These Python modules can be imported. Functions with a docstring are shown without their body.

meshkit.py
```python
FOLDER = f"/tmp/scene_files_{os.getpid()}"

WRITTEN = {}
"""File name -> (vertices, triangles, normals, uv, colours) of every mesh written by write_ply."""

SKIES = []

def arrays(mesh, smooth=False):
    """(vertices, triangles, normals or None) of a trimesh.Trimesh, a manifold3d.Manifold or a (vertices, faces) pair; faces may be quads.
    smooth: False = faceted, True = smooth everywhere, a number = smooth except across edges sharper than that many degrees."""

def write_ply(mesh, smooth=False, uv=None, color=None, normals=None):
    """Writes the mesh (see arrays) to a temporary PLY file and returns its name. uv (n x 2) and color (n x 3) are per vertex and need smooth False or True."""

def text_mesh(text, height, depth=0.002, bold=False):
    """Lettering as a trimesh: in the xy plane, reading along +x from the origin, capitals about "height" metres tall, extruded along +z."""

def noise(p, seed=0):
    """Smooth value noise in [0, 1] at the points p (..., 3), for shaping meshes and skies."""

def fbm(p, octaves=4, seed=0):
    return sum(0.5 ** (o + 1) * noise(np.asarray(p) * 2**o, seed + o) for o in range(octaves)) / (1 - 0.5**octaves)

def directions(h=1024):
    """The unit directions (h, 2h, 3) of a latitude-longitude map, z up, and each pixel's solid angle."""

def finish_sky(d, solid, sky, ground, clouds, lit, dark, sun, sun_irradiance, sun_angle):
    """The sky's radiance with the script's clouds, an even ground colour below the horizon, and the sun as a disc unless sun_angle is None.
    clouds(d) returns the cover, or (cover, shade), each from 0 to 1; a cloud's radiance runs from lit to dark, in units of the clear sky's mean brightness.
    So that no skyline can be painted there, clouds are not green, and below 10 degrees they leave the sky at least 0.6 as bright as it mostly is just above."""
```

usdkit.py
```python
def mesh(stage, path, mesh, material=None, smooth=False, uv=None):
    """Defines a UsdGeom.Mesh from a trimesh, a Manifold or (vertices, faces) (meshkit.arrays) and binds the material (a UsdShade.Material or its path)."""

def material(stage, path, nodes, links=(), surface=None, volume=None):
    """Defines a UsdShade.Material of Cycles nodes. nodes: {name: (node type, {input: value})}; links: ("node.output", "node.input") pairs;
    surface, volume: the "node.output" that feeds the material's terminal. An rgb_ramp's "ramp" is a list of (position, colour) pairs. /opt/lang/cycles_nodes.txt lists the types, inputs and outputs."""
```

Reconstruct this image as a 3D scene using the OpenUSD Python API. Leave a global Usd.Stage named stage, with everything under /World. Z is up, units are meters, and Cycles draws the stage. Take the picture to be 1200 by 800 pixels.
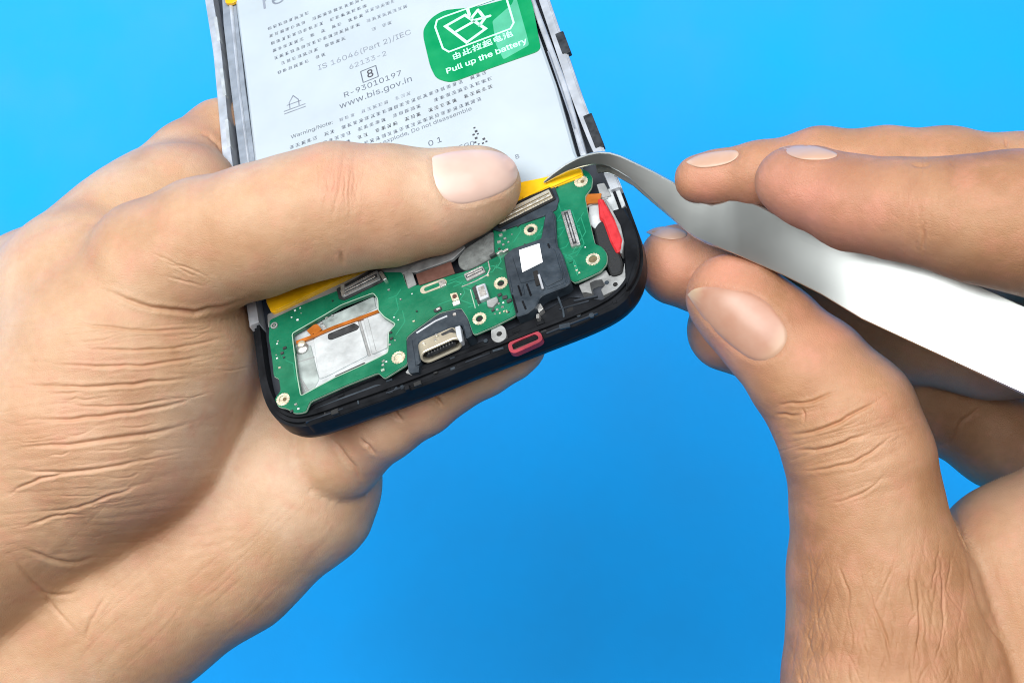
import math, random
import numpy as np, trimesh, usdkit, meshkit
from pxr import Usd, UsdGeom, UsdLux, UsdShade, Gf, Sdf, Vt
from shapely.geometry import Polygon, LineString, Point
from shapely import affinity
from scipy import sparse
from scipy.ndimage import gaussian_filter1d

stage = Usd.Stage.CreateInMemory()
UsdGeom.SetStageUpAxis(stage, 'Z'); UsdGeom.SetStageMetersPerUnit(stage, 1.0)
UsdGeom.Xform.Define(stage, '/World'); UsdGeom.Scope.Define(stage, '/World/Looks')
MM = 0.001

# ------------------------------------------------------------------ camera
CAMH, FPX = 360.0, 1600.0            # camera height over the mat in mm, focal length in photo pixels
cam = UsdGeom.Camera.Define(stage, '/World/camera')
cam.CreateHorizontalApertureAttr(36.0); cam.CreateFocalLengthAttr(36.0 * FPX / 1200.0)
cam.CreateClippingRangeAttr(Gf.Vec2f(0.01, 50.0))
cam.AddTranslateOp().Set(Gf.Vec3d(0, 0, CAMH * MM))
cam.CreateExposureAttr(0.25)

# ------------------------------------------------------------------ lamps
def rect_light(name, pos, target, w, h, power, color):
    l = UsdLux.RectLight.Define(stage, '/World/' + name)
    l.CreateWidthAttr(w); l.CreateHeightAttr(h); l.CreateIntensityAttr(power); l.CreateColorAttr(Gf.Vec3f(*color))
    z = np.array(pos, float) - np.array(target, float); z /= np.linalg.norm(z)
    x = np.cross([0, 1, 0.01], z); x /= np.linalg.norm(x); y = np.cross(z, x)
    m = Gf.Matrix4d(*x, 0, *y, 0, *z, 0, *pos, 1)
    l.AddTransformOp().Set(m)
    return l
rect_light('lamp_key', (-1.25, 0.66, 1.40), (0, 0, 0.08), 1.10, 0.85, 7.0, (1.0, 0.985, 0.96))
rect_light('lamp_ceiling', (-0.15, 0.75, 1.85), (0, 0, 0), 2.4, 2.0, 4.3, (0.98, 0.99, 1.0))

# ------------------------------------------------------------------ pixel tracing helpers (design time only: every point gets its own depth)
CAM = np.array([0, 0, CAMH])
def ray(px, py): return np.array([(px - 600) / FPX, (400 - py) / FPX, -1.0])
def at(px, py, z): return CAM + ray(px, py) * (CAMH - z)
def project(p):
    d = CAMH - p[:, 2]
    return np.stack([600 + p[:, 0] / d * FPX, 400 - p[:, 1] / d * FPX], 1)
VH = np.array([-588, 2148, -1600.0]); VH /= np.linalg.norm(VH)
UH = np.array([1, 0.365, 0.0]); UH[2] = -(UH @ VH) / VH[2]; UH /= np.linalg.norm(UH)
WH = np.cross(UH, VH)
ORG = at(530, 430, CAMH - 254.0)
def on_phone(px, py, w=0.0):
    r = ray(px, py); t = ((ORG + w * WH - CAM) @ WH) / (r @ WH)
    return CAM + t * r
def U(px, py, w=0.0):
    p = on_phone(px, py, w) - ORG
    return np.array([p @ UH, p @ VH])
def UP(pts, w=0.0): return np.array([U(x, y, w) for x, y in pts])

# ------------------------------------------------------------------ prims
used = {}
def path_for(name, parent=None):
    base = (str(parent.GetPath()) if parent is not None else '/World') + '/' + name
    n = used.get(base, 0); used[base] = n + 1
    return base if n == 0 else f'{base}_{n:03d}'
def obj(name, mesh, mat, parent=None, smooth=30, scale=MM, **kw):
    v, f, n = meshkit.arrays(mesh, False)
    m = usdkit.mesh(stage, path_for(name, parent), trimesh.Trimesh(v * scale, f, process=False), mat, smooth)
    tag(m.GetPrim(), **kw)
    return m.GetPrim()
def tag(p, label=None, category=None, group=None, kind=None):
    for k, v in (('label', label), ('category', category), ('group', group), ('kind', kind)):
        if v: p.SetCustomDataByKey(k, v)
    return p
def thing(name, **kw):
    x = UsdGeom.Xform.Define(stage, path_for(name)); tag(x.GetPrim(), **kw); return x

# ------------------------------------------------------------------ materials
def mat(name, color, rough=0.5, metal=0.0, var=0.12, scale=300.0, bump=0.0, bscale=900.0, spec=0.5, coat=0.0, rvar=0.1):
    lo = tuple(c * (1 - var) for c in color); hi = tuple(min(1, c * (1 + var)) for c in color)
    nodes = {'g': ('texture_coordinate', {}), 'n': ('noise_texture', {'scale': scale, 'detail': 4}),
             'r': ('rgb_ramp', {'ramp': [(0.3, lo), (0.7, hi)]}),
             'mr': ('map_range', {'from_min': 0.3, 'from_max': 0.7, 'to_min': max(0.02, rough - rvar), 'to_max': min(1, rough + rvar)}),
             'p': ('principled_bsdf', {'metallic': metal, 'specular_ior_level': spec, 'coat_weight': coat, 'coat_roughness': 0.15})}
    links = [('g.object', 'n.vector'), ('n.fac', 'r.fac'), ('r.color', 'p.base_color'), ('n.fac', 'mr.value'), ('mr.result', 'p.roughness')]
    if bump:
        nodes['n2'] = ('noise_texture', {'scale': bscale, 'detail': 3}); nodes['b'] = ('bump', {'strength': bump, 'distance': 0.0003})
        links += [('g.object', 'n2.vector'), ('n2.fac', 'b.height'), ('b.normal', 'p.normal')]
    return usdkit.material(stage, '/World/Looks/' + name, nodes, links, surface='p.BSDF')
M = {}
M['mat_blue'] = mat('mat_blue', (0.002, 0.345, 0.90), 0.6, var=0.04, scale=25, bump=0.1, bscale=1500, spec=0.2)
M['black'] = mat('black_plastic', (0.009, 0.010, 0.012), 0.42, var=0.35, scale=250, bump=0.2, bscale=700, spec=0.1)
M['black_matte'] = mat('black_foam', (0.012, 0.013, 0.014), 0.75, var=0.3, scale=600, bump=0.5, bscale=2500)
M['module'] = mat('slate_plastic', (0.022, 0.033, 0.045), 0.42, var=0.25, scale=400, bump=0.2, bscale=1200)
M['silver'] = mat('silver_alloy', (0.50, 0.53, 0.57), 0.42, metal=0.35, var=0.15, scale=220, bump=0.2, bscale=900)
M['plate'] = mat('pale_metal_plate', (0.47, 0.50, 0.51), 0.48, metal=0.25, var=0.2, scale=260, bump=0.25, bscale=800)
M['grey'] = mat('grey_metal', (0.30, 0.31, 0.31), 0.5, metal=0.4, var=0.25, scale=350, bump=0.3, bscale=900)
M['greyfoam'] = mat('grey_fabric', (0.13, 0.14, 0.135), 0.85, var=0.3, scale=900, bump=0.7, bscale=2500)
M['pcb'] = mat('green_solder_mask', (0.003, 0.135, 0.066), 0.34, var=0.22, scale=180, bump=0.25, bscale=900, coat=0.25)
M['pcb_edge'] = mat('board_edge', (0.30, 0.42, 0.33), 0.6, var=0.2)
M['gold'] = mat('gold_plating', (0.80, 0.72, 0.54), 0.32, metal=0.6, var=0.15, scale=900, bump=0.3, bscale=2500)
M['cream'] = mat('cream_contacts', (0.64, 0.59, 0.46), 0.38, metal=0.5, var=0.08, scale=300)
M['solder'] = mat('solder', (0.66, 0.66, 0.64), 0.32, metal=0.8, var=0.2, scale=700, bump=0.3, bscale=1500)
M['chip'] = mat('dark_chip', (0.03, 0.032, 0.034), 0.4, var=0.3, scale=700)
M['brown'] = mat('brown_pad', (0.10, 0.042, 0.030), 0.5, var=0.2, scale=500, bump=0.2)
M['orange'] = mat('amber_flex', (0.34, 0.10, 0.012), 0.3, var=0.3, scale=300, bump=0.3, bscale=500, coat=0.4)
M['yellow'] = mat('yellow_film', (0.80, 0.44, 0.006), 0.25, var=0.25, scale=130, bump=0.35, bscale=350, coat=0.5)
M['red'] = mat('red_rubber', (0.52, 0.018, 0.024), 0.5, var=0.2, scale=500, bump=0.2)
M['red_dull'] = mat('red_gasket', (0.26, 0.022, 0.038), 0.5, var=0.25, scale=500, bump=0.2)
M['white'] = mat('white_label', (0.80, 0.81, 0.82), 0.5, var=0.04, scale=300)
M['battery'] = mat('battery_wrap', (0.43, 0.487, 0.52), 0.38, var=0.035, scale=60, bump=0.12, bscale=160)
M['ink'] = mat('grey_ink', (0.115, 0.13, 0.16), 0.6, var=0.2)
M['ink_dark'] = mat('dark_ink', (0.06, 0.06, 0.07), 0.6, var=0.2)
M['ink_pale'] = mat('pale_ink', (0.21, 0.235, 0.28), 0.6, var=0.2)
M['tab'] = mat('green_tab', (0.001, 0.25, 0.080), 0.4, var=0.08, scale=200)
M['tab_pale'] = mat('pale_green_tab', (0.08, 0.40, 0.24), 0.4, var=0.1, scale=200)
M['tab_ink'] = mat('mint_ink', (0.50, 0.84, 0.68), 0.5, var=0.05)
M['hole'] = mat('hole_black', (0.004, 0.004, 0.004), 0.8, var=0.2)
M['hole_brown'] = mat('hole_brown', (0.12, 0.09, 0.04), 0.6, var=0.3, scale=900)
M['channel'] = mat('grey_channel', (0.22, 0.25, 0.29), 0.45, var=0.2)
M['strip'] = mat('dull_plate', (0.30, 0.345, 0.335), 0.5, metal=0.2, var=0.35, scale=350)
M['gasket_hole'] = mat('gasket_hole', (0.05, 0.022, 0.02), 0.8, var=0.2)
M['trace'] = mat('trace_green', (0.012, 0.215, 0.115), 0.35, var=0.1, coat=0.2)
M['tray_gloss'] = mat('glossy_black', (0.03, 0.036, 0.045), 0.22, var=0.3, scale=300)
M['groove'] = mat('groove_dark', (0.035, 0.042, 0.055), 0.6, var=0.2)

def skin_material(name, deep, base, pale):
    nodes = {'g': ('geometry', {}),
             'n1': ('noise_texture', {'scale': 34, 'detail': 5, 'roughness': 0.6}),
             'r1': ('rgb_ramp', {'ramp': [(0.36, deep), (0.5, base), (0.64, pale)]}),
             'n2': ('noise_texture', {'scale': 600, 'detail': 3}),
             'r2': ('rgb_ramp', {'ramp': [(0.35, (0.975, 0.965, 0.96)), (0.65, (1.02, 1.02, 1.02))]}),
             'mul': ('mix_color', {'blend_type': 'multiply', 'fac': 1.0, 'use_clamp': False}),
             'at': ('attribute', {'attribute': 'flush'}),
             'n5': ('noise_texture', {'scale': 170, 'detail': 5, 'roughness': 0.65}), 'm5': ('map_range', {'from_min': 0.48, 'from_max': 0.75, 'to_min': 0.0, 'to_max': 0.45, 'clamp': True}),
             'add': ('math', {'math_type': 'add', 'use_clamp': True}),
             'mx': ('mix_color', {'blend_type': 'mix', 'b': (0.56, 0.245, 0.165)}),
             'v': ('voronoi_texture', {'scale': 2000, 'feature': 'distance_to_edge'}),
             'vr': ('map_range', {'from_min': 0.0, 'from_max': 0.14, 'to_min': 0.0, 'to_max': 1.0, 'clamp': True}),
             'n3': ('noise_texture', {'scale': 2600, 'detail': 3}),
             'n4': ('noise_texture', {'scale': 380, 'detail': 4}),
             'b0': ('bump', {'strength': 0.3, 'distance': 0.00025}),
             'b1': ('bump', {'strength': 0.35, 'distance': 0.00010}),
             'b2': ('bump', {'strength': 0.30, 'distance': 0.00008}),
             'p': ('principled_bsdf', {'roughness': 0.52, 'specular_ior_level': 0.38, 'subsurface_weight': 0.18, 'subsurface_scale': 0.0014,
                                       'subsurface_radius': (1.0, 0.38, 0.2)})}
    links = [('g.position', 'n1.vector'), ('n1.fac', 'r1.fac'), ('g.position', 'n2.vector'), ('n2.fac', 'r2.fac'),
             ('r1.color', 'mul.a'), ('r2.color', 'mul.b'), ('mul.result', 'mx.a'), ('g.position', 'n5.vector'), ('n5.fac', 'm5.value'), ('at.fac', 'add.value1'), ('m5.result', 'add.value2'), ('add.value', 'mx.fac'), ('mx.result', 'p.base_color'),
             ('g.position', 'v.vector'), ('v.distance', 'vr.value'), ('g.position', 'n3.vector'), ('g.position', 'n4.vector'),
             ('n4.fac', 'b0.height'), ('vr.result', 'b1.height'), ('b0.normal', 'b1.normal'), ('n3.fac', 'b2.height'), ('b1.normal', 'b2.normal'),
             ('b2.normal', 'p.normal')]
    return usdkit.material(stage, '/World/Looks/' + name, nodes, links, surface='p.BSDF')
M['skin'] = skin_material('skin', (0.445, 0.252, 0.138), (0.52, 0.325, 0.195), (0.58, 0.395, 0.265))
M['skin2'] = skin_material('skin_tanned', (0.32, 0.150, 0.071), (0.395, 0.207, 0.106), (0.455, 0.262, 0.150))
def nail_material(name, a, b, edge):
    return usdkit.material(stage, '/World/Looks/' + name, {
        'g': ('geometry', {}), 'n': ('noise_texture', {'scale': 160, 'detail': 3}),
        'r': ('rgb_ramp', {'ramp': [(0.3, a), (0.7, b)]}),
        'at': ('attribute', {'attribute': 'flush'}), 'mx': ('mix_color', {'b': edge}),
        'p': ('principled_bsdf', {'roughness': 0.34, 'specular_ior_level': 0.45})},
        [('g.position', 'n.vector'), ('n.fac', 'r.fac'), ('r.color', 'mx.a'), ('at.fac', 'mx.fac'), ('mx.result', 'p.base_color')], surface='p.BSDF')
M['nail'] = nail_material('nail', (0.41, 0.205, 0.135), (0.46, 0.275, 0.20), (0.56, 0.41, 0.27))
M['nail_mid'] = nail_material('nail_mid', (0.48, 0.29, 0.20), (0.53, 0.345, 0.25), (0.58, 0.42, 0.31))
M['nail_pale'] = nail_material('nail_pale', (0.63, 0.42, 0.345), (0.68, 0.49, 0.41), (0.74, 0.59, 0.49))
M['steel'] = usdkit.material(stage, '/World/Looks/satin_steel', {
    'g': ('geometry', {}), 'mp': ('mapping', {'mapping_type': 'texture', 'rotation': (0, math.radians(-26), math.radians(-27)), 'scale': (1 / 30, 1 / 5200, 1 / 5200)}),
    'n': ('noise_texture', {'scale': 1.0, 'detail': 3}), 'n2': ('noise_texture', {'scale': 60.0, 'detail': 6}),
    'mr': ('map_range', {'from_min': 0.3, 'from_max': 0.7, 'to_min': 0.335, 'to_max': 0.385}),
    'b': ('bump', {'strength': 0.10, 'distance': 0.00004}),
    'p': ('principled_bsdf', {'base_color': (0.64, 0.68, 0.67), 'metallic': 1.0})},
    [('g.position', 'mp.vector'), ('mp.vector', 'n.vector'), ('g.position', 'n2.vector'), ('n2.fac', 'mr.value'), ('mr.result', 'p.roughness'), ('n.fac', 'b.height'), ('b.normal', 'p.normal')], surface='p.BSDF')

# ------------------------------------------------------------------ the setting: one blue work mat
g = 24
xs = np.linspace(-2500, 2500, g); X, Y = np.meshgrid(xs, xs)
P = np.stack([X.ravel(), Y.ravel(), np.full(g * g, -170.0)], 1)
I = np.arange(g * g).reshape(g, g)
obj('tabletop', (P, np.stack([I[:-1, :-1].ravel(), I[:-1, 1:].ravel(), I[1:, 1:].ravel(), I[1:, :-1].ravel()], 1)), M['mat_blue'],
    kind='structure', label='plain bright blue work surface under both hands', category='table')

# ------------------------------------------------------------------ mesh helpers
def cat(*ms): return trimesh.util.concatenate([m for m in ms if m is not None])
def ccw(p):
    p = np.asarray(p, float)
    a = np.sum(p[:, 0] * np.roll(p[:, 1], -1) - np.roll(p[:, 0], -1) * p[:, 1])
    return p if a > 0 else p[::-1]
def round_poly(p, r, n=5):
    """polygon with its corners rounded (fillet radius r, limited by the edges)"""
    p = ccw(p); out = []
    for i in range(len(p)):
        a, b, c = p[i - 1], p[i], p[(i + 1) % len(p)]
        d1, d2 = a - b, c - b; l1, l2 = np.linalg.norm(d1), np.linalg.norm(d2)
        k = min(r, 0.45 * l1, 0.45 * l2); s, e = b + d1 / l1 * k, b + d2 / l2 * k
        for t in np.linspace(0, 1, n): out.append((1 - t) ** 2 * s + 2 * t * (1 - t) * b + t * t * e)
    return np.array(out)
def offset(p, d):
    """moves a ccw polygon's vertices outwards by d along the mitred normals"""
    e = np.roll(p, -1, 0) - p; e /= np.maximum(np.linalg.norm(e, axis=1, keepdims=True), 1e-9)
    n = np.stack([e[:, 1], -e[:, 0]], 1); m = n + np.roll(n, 1, 0)
    m /= np.maximum(np.linalg.norm(m, axis=1, keepdims=True), 1e-9)
    c = np.maximum(np.sum(m * n, 1, keepdims=True), 0.5)
    return p + m / c * d
def loft(rings):
    """closed mesh from rings of the same number of 3D points, with flat caps at both ends"""
    n = len(rings[0]); V = np.vstack(rings); F = []
    i = np.arange(n); j = (i + 1) % n
    for k in range(len(rings) - 1):
        a, b = k * n, (k + 1) * n
        F += [np.stack([a + i, a + j, b + j], 1), np.stack([a + i, b + j, b + i], 1)]
    for k, flip in ((0, True), (len(rings) - 1, False)):
        r = rings[k]; c = r - r.mean(0); _, _, vt = np.linalg.svd(c, full_matrices=False)
        q = c @ vt[:2].T
        if np.sum(q[:, 0] * np.roll(q[:, 1], -1) - np.roll(q[:, 0], -1) * q[:, 1]) < 0: q = q * [1, -1]
        import mapbox_earcut
        t = mapbox_earcut.triangulate_float64(q, np.array([n], np.uint32)).reshape(-1, 3)
        a, b, d = q[t[:, 0]], q[t[:, 1]], q[t[:, 2]]
        s = (b[:, 0] - a[:, 0]) * (d[:, 1] - a[:, 1]) - (b[:, 1] - a[:, 1]) * (d[:, 0] - a[:, 0])
        t[s < 0] = t[s < 0][:, ::-1]
        F.append((t[:, ::-1] if flip else t) + k * n)
    return trimesh.Trimesh(V, np.vstack(F), process=False)
def prism(p, w0, w1, r=0.0, ch=0.08):
    p = round_poly(p, r) if r else ccw(p)
    z = lambda q, w: np.column_stack([q, np.full(len(q), w)])
    ch = min(ch, 0.4 * (w1 - w0))
    return loft([z(p, w0), z(p, w1 - ch), z(offset(p, -ch), w1)])
def T(pts, w0, w1, r=0.0, ch=0.08): return prism(UP(pts, w1), w0, w1, r, ch)
def hole_prism(outer, holes, w0, w1):
    return trimesh.creation.extrude_polygon(Polygon(outer, holes).buffer(0), w1 - w0, engine='earcut').apply_translation([0, 0, w0])
def ring_at(px, py, ro, ri, w0, w1):
    u = U(px, py, w1)
    return trimesh.creation.annulus(ri, ro, w1 - w0, sections=28).apply_translation([u[0], u[1], (w0 + w1) / 2])
def disc_at(px, py, r, w0, w1, n=24):
    u = U(px, py, w1)
    return trimesh.creation.cylinder(r, w1 - w0, sections=n).apply_translation([u[0], u[1], (w0 + w1) / 2])
def bar(px0, px1, width, w0, w1, r=0.0):
    """bar along a traced line on the phone"""
    a, b = U(*px0, w1), U(*px1, w1); d = (b - a) / np.linalg.norm(b - a); n = np.array([-d[1], d[0]]) * width / 2
    return prism([a + n, a - n, b - n, b + n], w0, w1, r)
def strip(pts, width, w0, w1):
    l = LineString(UP(pts, w1)).buffer(width / 2, join_style=1, cap_style=2)
    return trimesh.creation.extrude_polygon(l, w1 - w0, engine='earcut').apply_translation([0, 0, w0])

# ------------------------------------------------------------------ the opened phone
phone = thing('smartphone', label='opened black and silver smartphone held tilted, showing white battery and green circuit board', category='phone')
mt = Gf.Matrix4d(*UH, 0, *VH, 0, *WH, 0, *(ORG * MM), 1)
phone.AddTransformOp().Set(mt)
PH = phone.GetPrim()

OUT = [(250, 2), (258.7, 75), (270, 198), (289, 310), (302, 392), (306.5, 430), (311, 462), (317, 481), (325, 495), (337, 505), (353, 509), (378, 503),
       (410, 491), (460, 474), (500, 459), (560, 435), (610, 416), (651, 400), (690, 385), (722, 370), (738, 358), (750, 343), (757, 324), (757.5, 303), (754, 287),
       (746, 266), (730, 223), (707, 176), (688, 128), (667, 66), (646, 4)]
o = UP(OUT, -4.5)
o = np.vstack([[-39.6, 158.0], o[1:-1], [40.8, 158.0]])[::-1]
def resample(p, n, sig=0.0, closed=True):
    q = np.vstack([p, p[:1]]) if closed else p
    s = np.r_[0, np.cumsum(np.linalg.norm(np.diff(q, axis=0), axis=1))]
    t = np.linspace(0, s[-1], n, endpoint=not closed)
    r = np.stack([np.interp(t, s, q[:, k]) for k in range(2)], 1)
    if sig: r = np.stack([gaussian_filter1d(r[:, k], sig, mode='wrap' if closed else 'nearest') for k in range(2)], 1)
    return r
o = ccw(resample(o, 420, 2.2))
outline = Polygon(o).buffer(0)
VSPLIT = 27.0
def shell(poly, prof):
    """loft through (inset, w) pairs of an outline"""
    q = ccw(np.array(poly.exterior.coords)[:-1])
    return loft([np.column_stack([np.array(offset(q, -i)), np.full(len(q), w)]) for i, w in prof])
def clip(lo, hi): return outline.intersection(Polygon([(-80, lo), (80, lo), (80, hi), (-80, hi)]))
# back slab (screen side), rounded towards the desk
obj('screen_back', shell(outline, [(2.6, -9.0), (1.3, -8.5), (0.45, -7.6), (0.0, -6.2), (0.0, -5.6), (0.3, -5.4)]), M['black'], PH, 40)
# walls: the pocket is open, so each wall is the outline minus its inner offset
def wall(lo, hi, wide, w0, w1, bevel=0.35, bottom_wide=None):
    sec = clip(lo, hi); inner = outline.buffer(-wide)
    if bottom_wide: inner = inner.intersection(Polygon([(-80, bottom_wide), (80, bottom_wide), (80, 400), (-80, 400)]))
    parts = []
    for ins, a, b in ((0.0, w0, w1 - bevel), (bevel * 0.45, w1 - bevel, w1 - bevel * 0.45), (bevel, w1 - bevel * 0.45, w1)):
        s = sec.intersection(outline.buffer(-ins)).difference(inner)
        for gm in getattr(s, 'geoms', [s]):
            if gm.area > 0.01: parts.append(trimesh.creation.extrude_polygon(gm, b - a, engine='earcut').apply_translation([0, 0, a]))
    return cat(*parts)
obj('lower_frame', wall(-20, VSPLIT, 2.0, -5.5, -1.0, 1.4, bottom_wide=2.6), M['black'], PH, 50)
obj('side_rail', wall(VSPLIT + 0.05, 170, 2.2, -5.5, -0.3, 0.5), M['silver'], PH, 40)
inner = outline.buffer(-1.6)
cb_ = Polygon(round_poly(UP([(717, 247), (731, 243), (756, 288), (765, 312), (756, 342), (737, 356), (733, 330), (732, 305), (729, 283)], -1.2), 0.5)).intersection(outline.buffer(-0.5))
obj('corner_block', prism(np.array(cb_.exterior.coords)[:-1], -5.2, -0.95, 0, 0.3), M['black'], PH)
pock = inner.intersection(Polygon([(-80, 2), (80, 2), (80, 156), (-80, 156)]))
obj('midplate', trimesh.creation.extrude_polygon(pock, 1.4, engine='earcut').apply_translation([0, 0, -5.3]), M['groove'], PH)
# side rail inner ridges next to the battery, and the dark clips let into the right rail
obj('rail_channel', T([(258, -40), (272, -40), (287, 100), (301, 204), (283, 204), (270, 100), (262, 30)], -3.9, -0.75, 0.3), M['channel'], PH)
obj('inner_ridge', T([(265.5, -20), (270, -20), (280.5, 100), (294, 204), (291, 204), (277.5, 100)], -3.9, -0.35, 0.2, 0.25), M['silver'], PH)
obj('inner_ridge', T([(621.5, 4), (612, -22), (619, -22), (628.5, 4), (665, 100), (687, 180), (680, 182), (657, 100)][::-1], -3.9, -0.1, 0.2, 0.25), M['silver'], PH)
for a, b in (((655, 38), (664, 62)), ((688, 134), (703, 172))):
    obj('rail_clip', bar(a, b, 1.9, -1.6, -0.24, 0.3), M['chip'], PH)
for a, b in (((252, 20), (256, 48)), ((259, 80), (263, 112)), ((265, 140), (268, 172))):
    obj('rail_notch', bar(a, b, 0.9, -1.6, -0.26, 0.2), M['plate'], PH)
# ---- battery
bl, br = UP([(276, 4), (288, 100), (299, 196), (313, 338)], 0.3), UP([(618, 4), (652, 100), (674, 178), (681, 192)], 0.3)
bp = np.vstack([bl[::-1][:1], [U(345, 330, 0.3)], [U(645, 206, 0.3)], br[::-1], [br[0] + (br[0] - br[1]) / (br[0] - br[1])[1] * (134 - br[0][1])], [bl[0] + (bl[0] - bl[1]) / (bl[0] - bl[1])[1] * (134 - bl[0][1])], bl[:-1]])
bat = prism(bp, -3.6, 0.3, 0.5, 0.5)
BAT = obj('battery', bat, M['battery'], PH, 40, label='white battery with printed warnings')
obj('seam', bar((642, 60), (673, 150), 0.3, 0.25, 0.32), M['ink_pale'], BAT)
obj('corner_tape', T([(262, -14), (284, -16), (284, -3), (272, 4), (264, 4)], -0.4, 0.36, 0.5), M['yellow'], PH)
# ---- yellow film along the battery's lower edge
obj('yellow_film', T([(311, 352), (314, 338), (360, 322), (420, 296), (610, 213), (640, 207), (681, 196), (684, 206), (655, 217), (612, 236), (576, 250), (480, 292), (424, 317), (330, 362), (318, 367)], -1.4, 0.42, 0.8, 0.15), M['yellow'], PH)
obj('film_fold', bar((322, 362), (424, 314), 0.7, 0.40, 0.75, 0.2), M['yellow'], PH)
obj('film_fold', bar((612, 232), (682, 202), 0.7, 0.40, 0.7, 0.2), M['yellow'], PH)
obj('film_strap', strip([(676, 238), (690, 233), (704, 232)], 2.3, -0.9, -0.5), M['orange'], PH)
# ---- plate under the board
obj('grey_bracket', T([(313, 368), (440, 312), (582, 250), (584, 262), (455, 330), (330, 378), (314, 384)], -2.5, -0.35, 0.5), M['grey'], PH)
obj('speaker_plate', T([(341, 388), (455, 342), (468, 385), (455, 416), (392, 448), (352, 466)], -3.6, -1.3, 0.6), M['plate'], PH)
obj('plate_strip', T([(376, 375), (438, 347), (441, 361), (392, 383), (384, 386)], -1.4, -1.1, 0.3), M['strip'], PH)
obj('plate_strip', T([(347, 412), (364, 404), (374, 444), (368, 455), (353, 462)], -1.4, -1.15, 0.3), M['strip'], PH)
obj('plate_panel', T([(367, 397), (418, 372), (431, 416), (382, 441), (374, 444)], -1.4, -1.05, 0.5), M['plate'], PH)
obj('plate_panel', T([(425, 371), (455, 361), (464, 378), (455, 389), (454, 407), (436, 415)], -1.4, -1.0, 0.4), M['plate'], PH)
obj('plate_seam', bar((420, 372), (433, 417), 0.55, -1.45, -1.22), M['grey'], PH)
obj('plate_seam', bar((430, 369), (441, 412), 0.2, -1.25, -0.97), M['grey'], PH)
obj('plate_slot', T([(384, 391), (415, 378), (421, 382), (419, 386), (388, 398), (384, 397)], -1.3, -0.93, 0.4), M['chip'], PH)
obj('plate_slot', T([(392, 440), (427, 424), (429, 427), (396, 443)], -1.3, -0.93, 0.2), M['chip'], PH)
obj('lead', strip([(347, 401), (366, 394), (392, 383), (420, 373), (444, 364)], 0.75, -1.2, -0.72), M['orange'], PH)
obj('lead', strip([(362, 390), (369, 384), (373, 389)], 1.7, -1.2, -0.65), M['orange'], PH)
ball = trimesh.creation.icosphere(3, 1.35); ball.apply_scale([1, 1, 0.5]); ub = U(354, 408, -0.9)
obj('contact_dome', ball.apply_translation([ub[0], ub[1], -1.1]), M['solder'], PH, True)
ball = trimesh.creation.icosphere(3, 0.85); ball.apply_scale([1, 1, 0.5]); ub = U(353, 403, -0.6)
obj('contact_dome', ball.apply_translation([ub[0], ub[1], -0.7]), M['gold'], PH, True)
for a, b, c in (((352, 443), (362, 460), 0.5), ((352, 450), (357, 462), 0.7), ((346, 425), (368, 418), 0.35)):
    obj('plate_rib', bar(a, b, c, -1.4, -1.1), M['grey'], PH)

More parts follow.
